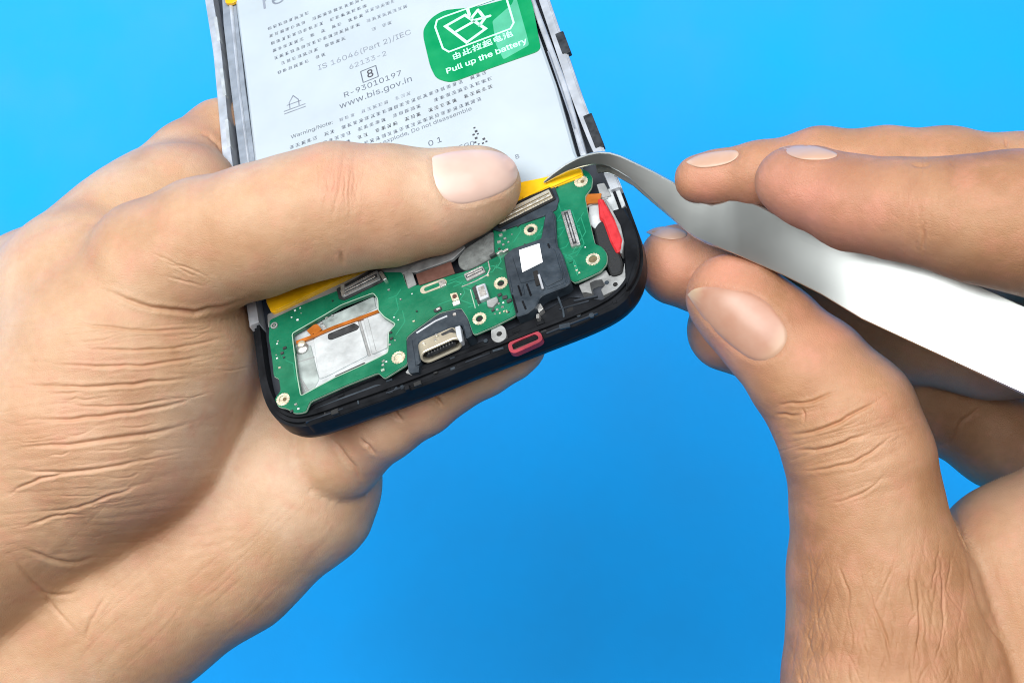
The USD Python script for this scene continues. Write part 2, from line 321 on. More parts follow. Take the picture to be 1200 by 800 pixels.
# ---- circuit board
B_OUT = [(316, 375), (352, 358), (397, 340), (444, 319), (471, 319), (477, 337), (490, 334), (534, 321), (546, 318), (561, 311), (579, 301), (578, 255), (647, 214), (676, 199),
         (681, 198), (689, 201), (694, 208), (693, 219), (685, 230), (690, 256), (697, 286), (705, 289), (711, 297), (711, 308), (704, 317), (692, 323), (673, 331), (660, 320), (630, 335), (612, 352), (607, 364),
         (604, 369), (578, 382), (555, 392), (548, 372), (540, 360), (514, 366), (484, 388), (476, 395), (477, 426), (450, 443), (443, 436), (405, 451), (363, 470), (358, 482), (346, 484), (336, 478),
         (326, 476), (322, 467), (329, 458), (327, 443), (321, 441), (319, 420), (315, 396)]
B_WIN = [(343, 391), (378, 371), (400, 358), (437, 344), (442, 350), (443, 364), (450, 372), (463, 380), (455, 389), (454, 413), (430, 425), (392, 442), (353, 463), (349, 440)]
hl = [(332, 468), (467, 419), (562, 373.5), (587, 332), (622, 269.5), (695, 304), (681, 213)]
bo = round_poly(UP(B_OUT), 0.5, 3); bw = round_poly(UP(B_WIN), 0.4, 3)
holes = [bw] + [np.array(Point(*U(*h)).buffer(0.62, 8).exterior.coords)[:-1] for h in hl[2:5]]
BRD = obj('circuit_board', hole_prism(bo, holes, -0.8, 0.0), M['pcb'], PH, False)
def rim_of(p, inset, width):
    P0 = Polygon(p); a = P0.buffer(-inset); b = a.buffer(-width)
    return a.difference(b)
def sub(name, mesh, m, smooth=30): return obj(name, mesh, M[m], BRD, smooth)
w_rim = Polygon(bw).buffer(0.20).difference(Polygon(bw).buffer(0.03)).intersection(Polygon(bo).buffer(-0.05))
for gm in getattr(w_rim, 'geoms', [w_rim]):
    sub('window_rim', trimesh.creation.extrude_polygon(gm, 0.12, engine='earcut').apply_translation([0, 0, -0.03]), 'pcb_edge')
for i, h in enumerate(hl):
    c = Polygon(Point(*U(*h)).buffer(1.32, 10).exterior)
    k = [Point(U(*h)[0] + 1.28 * math.cos(a), U(*h)[1] + 1.28 * math.sin(a)).buffer(0.14, 4) for a in np.arange(0, 2 * math.pi, math.pi / 8)]
    s = c.union(k[0])
    for q in k[1:]: s = s.union(q)
    s = s.difference(Point(*U(*h)).buffer(0.72 if i in (2, 3, 4) else 0.85, 10))
    sub('screw_ring', trimesh.creation.extrude_polygon(s, 0.16, engine='earcut').apply_translation([0, 0, -0.02]), 'gold')
    if i in (2, 3, 4): sub('screw_hole', disc_at(*h, 0.72, -1.2, -0.12), 'hole')
    else: sub('screw_insert', disc_at(*h, 0.80, -0.5, 0.06), 'hole_brown' if i == 5 else 'gold')
for h in (hl[0], hl[6]): sub('screw_hole', disc_at(h[0] + 1.5, h[1] - 0.5, 0.42, -0.4, 0.09), 'hole_brown')

# board edge, pale laminate showing along the cut
eb = Polygon(bo).buffer(0.05).difference(Polygon(bo).buffer(0.0))
sub('laminate_edge', cat(*[trimesh.creation.extrude_polygon(gm, 0.35, engine='earcut').apply_translation([0, 0, -0.55]) for gm in getattr(eb, 'geoms', [eb])]), 'pcb_edge')

# connectors
def connector(quad, h, body, contact, n, rows=2, surround=None, sr=0.5):
    q = UP(quad, h)
    if surround is not None: sub('connector_surround', T(surround, -0.05, 0.35, 0.25), 'chip')
    sub('connector', prism(q, -0.02, h, 0.25, 0.1), body)
    a, b, c, d = q                       # a-b long side, d-c the other long side
    g0 = lambda s, t: (a * (1 - s) + b * s) * (1 - t) + (d * (1 - s) + c * s) * t
    sub('connector_slot', prism([g0(.05, .30), g0(.95, .30), g0(.95, .70), g0(.05, .70)], h - 0.02, h + 0.04), 'chip' if body != 'cream' else 'gold')
    sub('connector_tongue', prism([g0(.10, .42), g0(.90, .42), g0(.90, .58), g0(.10, .58)], h, h + 0.10), contact)
    for r, (t0, t1) in enumerate(((0.04, 0.26), (0.74, 0.96))[:rows]):
        ms = []
        for i in range(n):
            s = 0.08 + 0.84 * (i + 0.5) / n; e = 0.26 / n
            sub('contact', prism([g0(s - e, t0), g0(s + e, t0), g0(s + e, t1), g0(s - e, t1)], h - 0.03, h + 0.05, 0, 0.01), contact)
sub('connector_surround', T([(575, 253), (648, 213), (655, 233), (652, 245), (640, 252), (585, 271), (577, 268)], -0.05, 0.35, 0.25), 'module')
sub('connector', T([(577, 250), (644, 217), (651, 233), (584, 267)], 0.3, 0.70, 0.25, 0.1), 'hole')
sub('connector_frame', T([(580.5, 252), (643, 221.5), (648, 231.5), (584.5, 263)], 0.6, 0.86, 0.3, 0.08), 'cream')
sub('connector_slot', bar((584, 255.6), (643.5, 226), 0.28, 0.8, 0.90), 'hole_brown'); sub('connector_slot', bar((586, 259.2), (645.5, 229.6), 0.28, 0.8, 0.90), 'hole_brown')
sub('connector_tongue', bar((586, 257), (643.5, 228.2), 0.22, 0.8, 0.95), 'solder')
for i in range(20):
    for q in (0, 1): t_ = (i + 0.5) / 20; sub('contact', bar((582.5 + 60 * t_ + 3 * q, 254 - 29.8 * t_ + 6.6 * q), (583.3 + 60 * t_ + 3 * q, 255.6 - 29.8 * t_ + 6.6 * q), 0.16, 0.8, 0.90), 'solder')
connector([(657, 248), (669, 289), (680, 286), (668, 245)], 0.55, 'solder', 'solder', 15)
connector([(398, 340), (442, 316), (446, 327), (402, 348)], 0.7, 'grey', 'solder', 16, surround=[(394, 338), (442, 312), (449, 318), (449, 329), (403, 351), (397, 350)])
sub('connector_latch', bar((401, 333), (402, 346), 0.8, -0.02, 0.95, 0.2), 'solder')
sub('connector_latch', bar((445, 318), (451, 327), 0.8, -0.02, 0.8, 0.2), 'solder')
connector([(543, 321), (565, 311), (569, 318), (547, 329)], 0.5, 'grey', 'solder', 6)
sub('shield_trace', strip([(541, 336), (556, 330), (571, 322), (574, 315), (572, 306)], 0.22, -0.02, 0.06), 'solder')
# grey foam, brown pad, slot and small parts
sub('foam_pad', T([(536, 303), (545, 291), (578, 270), (579, 300), (561, 310), (546, 317), (538, 313)], -0.02, 0.45, 0.8, 0.15), 'greyfoam')
sub('thermal_pad', T([(487, 321), (528, 306), (533, 320), (491, 334)], -0.02, 0.3, 0.2), 'brown')
sub('pad_frame', T([(473, 320), (482, 316), (488, 333), (478, 338)], -0.02, 0.2, 0.2), 'grey')
sub('shield_strip', T([(476, 318), (485, 310), (528, 294), (542, 284), (545, 290), (530, 304), (487, 319)], -0.5, 0.25, 0.3), 'grey')
sl = LineString(UP([(498, 339.5), (518, 332)])).buffer(0.95); sl2 = LineString(UP([(500, 339), (513, 334)])).buffer(0.5)
sub('slot_ring', trimesh.creation.extrude_polygon(sl.difference(sl2), 0.14, engine='earcut').apply_translation([0, 0, -0.02]), 'cream')
sub('solder_tab', T([(513, 329), (521, 327), (523, 333), (516, 337)], -0.02, 0.35, 0.2), 'solder')
sub('test_point', T([(527, 344), (535, 342), (538, 350), (530, 353)], -0.02, 0.3, 0.2), 'gold')
sub('test_point', disc_at(532.5, 347, 0.45, 0.2, 0.42), 'brown')
sub('capacitor', T([(530, 354), (538, 351), (539, 355), (531, 358)], -0.02, 0.35, 0.1), 'white')
sub('capacitor', T([(507, 363), (516, 358), (518, 362), (510, 366)], -0.02, 0.35, 0.4), 'chip')
sub('capacitor', T([(510.5, 361.5), (515, 359.5), (516, 361.5), (511.5, 363.5)], 0.3, 0.44, 0.1), 'solder')
sub('microphone_can', T([(557, 335), (568, 331), (573, 347), (562, 352)], -0.02, 1.0, 0.25, 0.15), 'silver')
sub('microphone_lid', T([(559.5, 337), (567, 334), (570.5, 345), (563, 348)], 0.95, 1.1, 0.2), 'solder')
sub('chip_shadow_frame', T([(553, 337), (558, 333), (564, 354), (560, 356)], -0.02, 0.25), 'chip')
sub('trace_line', bar((551, 339), (557, 361), 0.2, -0.02, 0.05), 'pcb_edge')
sub('trace_line', bar((555, 337), (561, 358), 0.2, -0.02, 0.05), 'pcb_edge')
sub('coil', T([(570, 352), (582, 347), (584, 352), (577, 360), (571, 359)], -0.02, 0.6, 0.3), 'grey')
for i, (x, y, s, m) in enumerate([(586, 346, 5, 'chip'), (592, 349, 6, 'chip'), (597, 353, 6, 'chip'), (585, 356, 3, 'solder'), (589, 360, 3.5, 'solder'), (583, 363, 3, 'solder'), (578, 364, 4, 'chip'),
                                  (591, 365, 2.6, 'gold'), (586, 367, 2.4, 'gold'), (580, 368, 2.2, 'solder'), (596, 366, 2.2, 'chip'), (590, 355, 2.2, 'white'), (580, 357, 2.4, 'chip'),
                                  (586, 266, 4, 'solder'), (591, 270, 4.5, 'solder'), (596, 267, 3.5, 'solder'), (587, 276, 4.5, 'solder'), (592, 280, 3.5, 'grey'), (585, 284, 4.5, 'solder'),
                                  (590, 287, 3, 'grey'), (596, 284, 2.5, 'grey'), (600, 275, 1.8, 'solder'), (585, 292, 3, 'chip'),
                                  (346, 364, 2.6, 'white'), (352, 361, 2, 'white'), (342, 372, 2, 'white'), (349, 375, 3, 'white'), (353, 367, 1.6, 'solder'),
                                  (326, 400, 2.6, 'solder'), (325, 403, 2, 'white'), (325, 420, 2.4, 'white'), (324, 416, 2, 'solder'), (328, 431, 3.2, 'cream'),
                                  (334, 408, 4.5, 'chip'), (331, 414, 4.0, 'chip'), (333, 419, 2.6, 'chip'), (377, 379, 4, 'grey'), (383, 373, 3.5, 'solder'), (380, 383, 3.5, 'solder'), (390, 370, 3, 'grey'),
                                  (449, 428, 3.2, 'solder'), (453, 424, 2.2, 'white'), (449, 434, 4.5, 'pcb_edge'), (458, 390, 3.5, 'chip'), (459, 397, 4, 'chip'), (457, 404, 3.0, 'grey'), (463, 399, 2, 'solder'),
                                  (676, 317, 2.6, 'cream'), (679, 320, 2.4, 'cream'), (674, 312, 1.6, 'cream'), (669, 307, 4.2, 'pcb'), (686, 290, 1.7, 'white'), (347, 474, 3.5, 'solder'), (350, 479, 2.6, 'white'), (342, 482, 4, 'chip'),
                                  (462, 372, 1.8, 'white'), (467, 375, 1.6, 'white'), (483, 344.5, 1.6, 'white'), (540, 345, 1.4, 'white')]):
    c = U(x, y); k = s * 0.16 * 0.5; rr = random.Random(i); a0 = 0.02 * rr.uniform(-8, 8)
    q = np.array([[-1, -.75], [1, -.75], [1, .75], [-1, .75]]) * k
    q = q @ np.array([[math.cos(a0), math.sin(a0)], [-math.sin(a0), math.cos(a0)]]) + c
    h = 0.12 + 0.5 * k
    e = sub('component', prism(q, -0.02, h, 0.08 if m == 'solder' else 0, 0.05), m)
rt = random.Random(21); BP = Polygon(bo, [bw]).buffer(-0.5)
for h in hl: BP = BP.difference(Point(*U(*h)).buffer(1.9))
tr = []
for i in range(46):
    for _ in range(40):
        a = np.array([rt.uniform(-40, 40), rt.uniform(-5, 48)])
        if not BP.contains(Point(*a)): continue
        d1 = rt.choice([0, 45, 90, 135]); L1, L2 = rt.uniform(1.5, 6), rt.uniform(1, 4)
        b = a + L1 * np.array([math.cos(math.radians(d1)), math.sin(math.radians(d1))]); c = b + L2 * np.array([math.cos(math.radians(d1 + 45)), math.sin(math.radians(d1 + 45))])
        l = LineString([a, b, c])
        if BP.contains(l): tr.append(trimesh.creation.extrude_polygon(l.buffer(0.09, cap_style=1, join_style=2), 0.025, engine='earcut').apply_translation([0, 0, -0.01])); break
sub('copper_traces', cat(*tr), 'trace')
for i in range(26):
    for _ in range(40):
        a = np.array([rt.uniform(-40, 40), rt.uniform(-5, 48)])
        if BP.contains(Point(*a).buffer(0.6)): sub('component', trimesh.creation.box((rt.choice([.3, .45, .6]), 0.28, 0.3)).apply_transform(trimesh.transformations.rotation_matrix(rt.choice([0, math.pi / 2, 0.4]), [0, 0, 1])).apply_translation([a[0], a[1], 0.13]), rt.choice(['chip', 'solder', 'cream', 'chip', 'grey'])); break
ring = [ (323, 382) ]
sub('antenna_socket', ring_at(321, 381, 0.75, 0.45, -0.02, 0.3), 'grey'); sub('antenna_pin', disc_at(321, 381, 0.22, 0, 0.35), 'solder')

# ---- audio module
mod = [(590, 300), (600, 291), (634, 279), (639, 250), (646, 246), (651, 252), (652, 284), (660, 300), (669, 330), (664, 335), (640, 344), (633, 348), (628, 359), (618, 367), (605, 371), (600, 350), (595, 330)]
MODP = obj('audio_module', T(mod, -1.8, 0.75, 0.5, 0.2), M['module'], PH)
def msub(name, mesh, m): return obj(name, mesh, M[m], MODP)
msub('raised_cover', T([(600, 300), (634, 284), (650, 292), (660, 326), (640, 336), (634, 325), (610, 332)], 0.7, 1.0, 0.5, 0.15), 'module')
msub('blank_sticker', T([(608, 293), (632, 285), (636, 307), (612, 319)], 0.98, 1.06, 0.05, 0.02), 'white')
msub('slot', bar((627, 317), (631, 334), 1.0, 0.9, 1.04, 0.3), 'hole')
msub('pin', bar((631, 321), (636, 338), 0.45, 0.98, 1.35, 0.15), 'silver')
for a, b in (((607, 334), (611, 346)), ((617, 332), (622, 346)), ((600, 345), (606, 366)), ((612, 352), (616, 362)), ((603, 305), (606, 316)), ((642, 285), (644, 291))):
    msub('rib', bar(a, b, 0.35, 0.7, 0.95 if a[0] != 642 else 1.05, 0.1), 'black')
for a, b in (((596, 322), (600, 342)), ((648, 250), (653, 290)), ((654, 296), (664, 331)), ((641, 338), (660, 331)), ((612, 333), (614, 345))):
    msub('edge_lip', bar(a, b, 0.3, 0.7, 0.92, 0.1), 'module')
for x, y, s in ((577, 297, 1.2), (585, 294, 1.4), (592, 292, 1.0)):
    msub('clip', T([(x - 4, y + 2), (x + 3, y - 2), (x + 4, y), (x - 3, y + 4)], 0.0, 0.9, 0.2), 'solder' if x > 580 else 'chip')

# ---- right side: pale metal, black foam, red strip
obj('side_plate', T([(690, 233), (703, 226), (724, 216), (733, 240), (720, 250), (703, 266), (697, 268), (690, 262)], -3.9, -1.2, 0.4), M['plate'], PH)
obj('side_plate_fold', bar((684, 243), (712, 231), 0.45, -1.3, -0.9), M['grey'], PH)
obj('plate_clip', T([(699, 216), (708, 214), (716, 229), (704, 232)], -1.3, -0.8, 0.3), M['grey'], PH)
obj('foam_block', T([(696, 268), (703, 258), (712, 262), (729, 305), (729, 319), (716, 323), (710, 308), (701, 291)], -3.9, -0.7, 0.8, 0.3), M['black_matte'], PH)
obj('red_strip', T([(700, 232), (706, 232), (720, 257), (729, 280), (728, 292), (722, 296), (715, 283), (706, 258), (702, 256)], -2.0, -0.1, 0.5, 0.35), M['red'], PH)
obj('red_strip_backing', T([(707, 231), (712, 236), (727, 264), (731, 282), (729, 297), (726, 296), (729, 281), (720, 257)], -2.2, -0.35, 0.2), M['grey'], PH)
obj('corner_plate', T([(678, 334), (690, 328), (710, 316), (714, 323), (730, 317), (732, 308), (734, 322), (732, 330), (724, 338), (707, 346), (704, 339), (709, 334), (705, 327), (697, 328), (691, 331), (694, 344), (686, 342), (682, 343)], -3.8, -1.4, 0.2), M['grey'], PH)
obj('corner_screw', disc_at(721, 333, 0.45, -1.5, -1.3), M['hole'], PH)

# ---- lower ledge in front of the board and what stands on it
obj('ledge', T([(344, 487), (352, 484), (366, 472), (407, 455), (446, 440), (478, 430), (520, 418), (560, 400), (606, 380), (668, 346), (706, 350), (727, 340), (738, 336), (735, 348), (720, 360), (650, 390), (560, 425), (500, 449), (410, 480), (360, 498)], -5.0, -1.7, 0.8, 0.5), M['black'], PH)
obj('ledge_rib', strip([(366, 481), (400, 467), (440, 452), (452, 451), (480, 441)], 0.45, -1.8, -1.3), M['module'], PH)
obj('ledge_rib', strip([(420, 473), (419, 468), (446, 458)], 0.28, -1.8, -1.45), M['module'], PH)
obj('ledge_rib', strip([(381, 486), (380, 481), (398, 475)], 0.28, -1.8, -1.5), M['black_matte'], PH)
obj('ledge_rib', strip([(653, 345), (660, 364), (661, 374)], 0.35, -1.8, -1.45), M['module'], PH)
obj('ledge_rib', bar((655, 383), (668, 380), 1.0, -1.8, -1.45, 0.2), M['module'], PH)
for x, y, r in ((678, 369, 0.4), (693, 369, 0.5), (569, 399, 0.4), (711, 331, 0.45), (630, 388, 0.3)):
    obj('ledge_stud', disc_at(x, y, r, -1.8, -1.35), M['module'], PH)
obj('drain_slot', bar((577, 411), (590, 407), 0.5, -1.8, -1.5, 0.1), M['module'], PH)
rl = random.Random(4)
for i in range(26):
    x = rl.uniform(372, 722); y = 497 - 0.372 * (x - 372) - rl.uniform(4, 26); a_ = rl.uniform(3, 10); kind_ = rl.choice(['black', 'module', 'black_matte', 'black', 'module'])
    obj('tray_clip', bar((x, y), (x + a_, y - a_ * 0.37), rl.uniform(0.3, 1.1), -2.2, -1.7 + rl.uniform(0.12, 0.55), 0.12), M[kind_], PH)
for a, b, c in (((358, 494), (402, 478), 0.25), ((452, 460), (474, 452), 0.3), ((545, 424), (574, 413), 0.25), ((640, 390), (700, 366), 0.25), ((672, 352), (700, 346), 0.4), ((655, 362), (690, 352), 0.3)):
    obj('tray_edge', bar(a, b, c, -2.0, -1.42), M['tray_gloss'], PH)
for x, y in ((405, 463), (436, 452), (604, 392), (668, 360), (700, 356), (716, 346)):
    obj('tray_recess', T([(x - 4, y + 2), (x + 3, y - 1.5), (x + 4, y + 3), (x - 3, y + 6)], -1.75, -1.66, 0.2, 0.02), M['hole'], PH)
for q in ([(627, 355), (632, 353), (637, 361), (631, 366)], [(628, 368), (632, 367), (632, 372), (628, 373)]):
    obj('spring_contact', T(q, -1.8, -0.3, 0.2), M['solder'], PH)
gq = round_poly(UP([(575, 385), (586, 380), (592, 384), (594, 396), (584, 402), (576, 398)], -0.8), 0.9)
obj('grommet', hole_prism(gq, [np.array(Point(*U(585, 391, -0.8)).buffer(0.55, 8).exterior.coords)[:-1]], -2.0, -0.8), M['grey'], PH)
obj('grommet_hole', disc_at(585, 391, 0.6, -1.9, -1.2), M['hole'], PH)
rg = round_poly(UP([(595, 403), (601, 398), (627, 387), (634, 390), (636, 397), (632, 401), (603, 414), (597, 412)], -1.3), 0.9)
rp = Polygon(rg).buffer(-0.72)
obj('red_gasket', hole_prism(rg, [np.array(rp.exterior.coords)[:-1]], -2.6, -1.3), M['red_dull'], PH)
obj('gasket_hole', trimesh.creation.extrude_polygon(rp.buffer(0.1), 1.0, engine='earcut').apply_translation([0, 0, -3.0]), M['gasket_hole'], PH)

# ---- USB socket: bracket and a metal shell with its open mouth towards the phone's end
obj('socket_bracket', T([(474, 395), (487, 385), (512, 368), (540, 359), (548, 366), (554, 391), (545, 397), (541, 379), (491, 399), (493, 424), (478, 432)], -3.6, -0.3, 0.7, 0.3), M['module'], PH)
obj('bracket_lip', strip([(488, 390), (510, 376), (524, 370)], 0.35, -0.4, -0.12), M['silver'], PH)
obj('bracket_lip', disc_at(532.5, 368, 0.35, -0.4, -0.05), M['solder'], PH)
obj('bracket_foot', strip([(478, 398), (481, 416), (483, 433), (491, 432)], 1.5, -2.6, -0.15), M['module'], PH)
obj('bracket_tip', strip([(477, 434), (483, 437), (491, 432)], 0.9, -2.2, -0.9), M['grey'], PH)
ca, cb = U(500, 415, 0.4), U(540, 397, 0.4)
dx = np.array([cb[0] - ca[0], cb[1] - ca[1]]); L = 8.9; dx /= np.linalg.norm(dx); W0 = 0.0; cc = U(517.5, 410.5, W0)
def stad(L, h, n=12):
    r = h / 2; a = np.linspace(-math.pi / 2, math.pi / 2, n)
    p = np.vstack([np.column_stack([L / 2 - r + r * np.cos(a), r * np.sin(a)]), np.column_stack([-L / 2 + r - r * np.cos(a), -r * np.sin(a)])])
    return p
ny = np.array([-dx[1], dx[0]])
SA, CA_ = math.sin(math.radians(18)), math.cos(math.radians(18))   # the socket leans, its mouth up
def lean(px_, y, h):
    return np.column_stack([cc[0] + dx[0] * px_ + ny[0] * (y * CA_ + h * SA), cc[1] + dx[1] * px_ + ny[1] * (y * CA_ + h * SA), W0 - y * SA + h * CA_])
def stad_ring(L, h, y):
    p = stad(L, h)
    return lean(p[:, 0], np.full(len(p), y), p[:, 1])
LS = np.linalg.norm(U(541, 397, 0.4) - U(495, 417, 0.4)) + 0.4
SOC = obj('usb_socket', loft([stad_ring(LS - 0.8, 2.3, 1.6), stad_ring(LS - 0.8, 2.3, -0.1), stad_ring(LS - 0.3, 2.8, -0.1), stad_ring(LS, 3.1, 0.05), stad_ring(LS, 3.1, 3.4), stad_ring(LS - 0.4, 2.7, 3.5)][::-1]), M['cream'], PH, 40)
obj('mouth', loft([stad_ring(LS - 0.9, 2.2, 1.55), stad_ring(LS - 0.9, 2.2, 1.35)][::-1]), M['hole'], SOC)
tg = stad(LS - 2.4, 0.7, 4)
def tong(y): return lean(tg[:, 0], np.full(len(tg), y), tg[:, 1])
obj('tongue', loft([tong(1.1), tong(0.1)]), M['chip'], SOC)
for i in range(9):
    m_ = (i - 4) * (LS - 3) / 9
    q = [lean(np.array([m_ - .12, m_ + .12, m_ + .12, m_ - .12]), np.array([.12, .12, 1.0, 1.0]), np.full(4, h_)) for h_ in (0.3, 0.45)]
    obj('contact', loft(q), M['grey'], SOC)
for x, y in ((496, 402), (510, 398), (511, 392)):
    obj('weld_spot', disc_at(x, y, 0.22, W0 + 0.9, W0 + 1.35, 10), M['solder'], SOC)
obj('socket_ear', T([(533, 383), (539, 381), (542, 399), (539, 401), (535, 394)], -0.2, 1.25, 0.2), M['silver'], SOC)
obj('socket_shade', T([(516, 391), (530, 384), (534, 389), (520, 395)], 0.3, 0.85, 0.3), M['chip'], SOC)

# ---- print on the battery (flat ink)
WB = 0.305
def text_on(txt, p0, p1, m, parent, name='print_line', bold=False, w=WB, hgt=None):
    a, b = U(*p0, w), U(*p1, w); d = b - a; L = np.linalg.norm(d); ang = math.atan2(d[1], d[0])
    t = meshkit.text_mesh(txt, 1.0, 0.02, bold); s = L / t.bounds[1, 0]
    t.apply_scale([s, (hgt / 1.0) if hgt else s, 1])
    t.apply_transform(trimesh.transformations.rotation_matrix(ang, [0, 0, 1])); t.apply_translation([a[0], a[1], w])
    return obj(name, t, M[m], parent, False)
def strokes_at(strokes, o_, ex, ey, width, w):
    ms = []
    for st in strokes:
        l = LineString([o_ + ex * x / 10 + ey * y / 10 for x, y in st]).buffer(width / 2, cap_style=3, join_style=2)
        ms.append(trimesh.creation.extrude_polygon(l, 0.02, engine='earcut').apply_translation([0, 0, w]))
    return ms
rg_ = random.Random(5)
def small_glyph():
    s = []
    k = rg_.choice([3, 3, 4, 4])
    for i in range(k):
        y = 1 + 8 * i / max(1, k - 1); s.append([(rg_.uniform(0.3, 2), y), (rg_.uniform(7, 9.7), y)])
    for i in range(rg_.choice([1, 2, 2])):
        x = rg_.uniform(1.5, 8.5); s.append([(x, rg_.uniform(0, 2)), (x, rg_.uniform(7, 10))])
    if rg_.random() < 0.4: s.append([(5, 5), (rg_.uniform(0, 3), 0)]); s.append([(5, 5), (rg_.uniform(7, 10), 0)])
    return s
def glyph_line(p0, p1, size_px, m, parent, gap=0.22, skip=0.12, w=WB):
    a, b = U(*p0, w), U(*p1, w); d = b - a; L = np.linalg.norm(d); ex = d / L; ey = np.array([-ex[1], ex[0]])
    size = size_px * 0.175; x = 0; ms = []
    while x + size < L:
        if rg_.random() > skip: ms += strokes_at(small_glyph(), a + ex * x, ex * size, ey * size, size * 0.11, w)
        x += size * (1 + gap)
    obj('print_line', cat(*ms), M[m], parent, False)
text_on('realme', (307, 12), (401, -25), 'ink_pale', BAT, hgt=4.6)
for i in range(7):
    x0, y0 = 314 + i * 1.9, 36 + i * 8.6; ex = [50, 122, 116, 108, 104, 84, 62][i]
    glyph_line((x0, y0), (x0 + ex, y0 - ex * 0.40), 5.8, 'ink', BAT, 0.34, 0.08)
glyph_line((428, 16), (540, -26), 6.0, 'ink_pale', BAT); glyph_line((430, 27), (480, 8), 6.0, 'ink_pale', BAT); glyph_line((436, 37), (470, 24), 6.0, 'ink_pale', BAT)
text_on('IS 16046(Part 2)/IEC', (373, 83), (482, 40), 'ink_pale', BAT)
text_on('62133-2', (409, 82), (453, 65), 'ink_pale', BAT)
bx = U(433, 87, WB); e1 = U(443, 83, WB) - U(423, 91, WB); e1 /= np.linalg.norm(e1); e2 = np.array([-e1[1], e1[0]])
box_ = affinity.rotate(Polygon([(-1.7, -1.7), (1.7, -1.7), (1.7, 1.7), (-1.7, 1.7)]).buffer(0.25), math.degrees(math.atan2(e1[1], e1[0])), origin=(0, 0))
box_ = affinity.translate(box_.difference(box_.buffer(-0.25)), *bx)
obj('print_box', trimesh.creation.extrude_polygon(box_, 0.02, engine='earcut').apply_translation([0, 0, WB]), M['ink'], BAT, False)
text_on('8', (430, 92), (438, 89), 'ink_dark', BAT, bold=True, hgt=2.3)
text_on('R-93010197', (403, 115), (471, 88), 'ink', BAT)
text_on('www.bis.gov.in', (398, 128), (483, 95), 'ink', BAT)
tri = [[(1, 1), (9, 1)], [(1, 2.4), (9, 2.4)], [(3.2, 3), (3.2, 6), (5, 9), (6.8, 6), (6.8, 3)], [(2.4, 5), (7.6, 5)]]
a_, b_ = U(331, 137, WB), U(361, 126, WB); ex_ = b_ - a_; ey_ = np.array([-ex_[1], ex_[0]]) * 0.95
obj('print_mark', cat(*strokes_at(tri, a_, ex_, ey_, 0.28, WB)), M['ink_pale'], BAT, False)
def row(y0, x0, x1, size, m, skip): glyph_line((x0, y0 - 0.385 * (x0 - 494)), (x1, y0 - 0.385 * (x1 - 494)), size, m, BAT, 0.34, skip)
text_on('Warning/Note:', (341, 163), (390, 145), 'ink', BAT)
row(106, 398, 500, 5.6, 'ink_pale', 0.15)
row(116, 340, 577, 5.8, 'ink', 0.10); row(125.5, 352, 579, 5.8, 'ink', 0.08); row(135, 338, 579, 5.8, 'ink_dark', 0.10); row(144.5, 338, 565, 5.8, 'ink', 0.08)
text_on('may explode, Do not disassemble', (432, 175.5), (553, 129), 'ink', BAT)
text_on('0 1', (502, 172), (518, 166), 'ink', BAT); text_on('5G0', (538, 176), (556, 170), 'ink', BAT)
for (x, y, s) in ((556, 150, 3), (558, 154, 4), (555, 158, 3.4), (560, 157, 2.8), (558, 162, 4), (557, 167, 3.2), (561, 169, 2.6), (567, 163, 4), (570, 166, 3), (566, 168, 3)):
    c = U(x, y, WB); k = 0.075 * s
    obj('print_dot', prism([c + (-k, -k), c + (k, -k), c + (k, k), c + (-k, k)], WB, WB + 0.02, 0, 0.005), M['ink_dark'], BAT, False)
text_on('8', (604, 187), (609, 185), 'ink', BAT)

# ---- green pull tab
TB = 0.5
tabp = [(624, 5), (619, -8), (560, 8), (520, 12), (505, 21), (496, 34), (496, 44), (504, 78), (511, 92), (528, 97), (580, 78), (634, 59)]
TABM = obj('pull_tab', T(tabp, 0.28, TB, 1.6, 0.05), M['tab'], PH, label='green pull tab with battery symbol')
pale = T([(577, 25), (600, 5), (604, -6), (617, 40), (620, 53), (590, 70), (581, 52)], TB - 0.02, TB + 0.02, 0.5, 0.01)
obj('pale_panel', pale, M['tab_pale'], TABM)
fr = LineString(UP([(512, 24), (510, 32), (519, 57), (526, 61), (598, 34), (602, 27), (594, 0), (588, -4), (520, 20), (512, 24)], TB + .03)).buffer(0.22)
obj('symbol_frame', trimesh.creation.extrude_polygon(fr, 0.03, engine='earcut').apply_translation([0, 0, TB + 0.01]), M['tab_ink'], TABM)
ic = [LineString(UP(q, TB + .03)).buffer(0.36, join_style=2) for q in ([(522, 31), (547, 50), (569, 34), (545, 18), (522, 31)], [(535, 37), (556, 25)], [(552, 22), (560, 12)], [(556, 24), (574, 19)], [(550, 18), (548, 11)], [(562, 30), (568, 22), (562, 14)])]
for q in ic: obj('symbol_stroke', trimesh.creation.extrude_polygon(q, 0.03, engine='earcut').apply_translation([0, 0, TB + 0.012]), M['tab_ink'], TABM)
text_on('Pull up the battery', (523, 87), (618, 50), 'tab_ink', TABM, 'lettering', True, TB + 0.012)
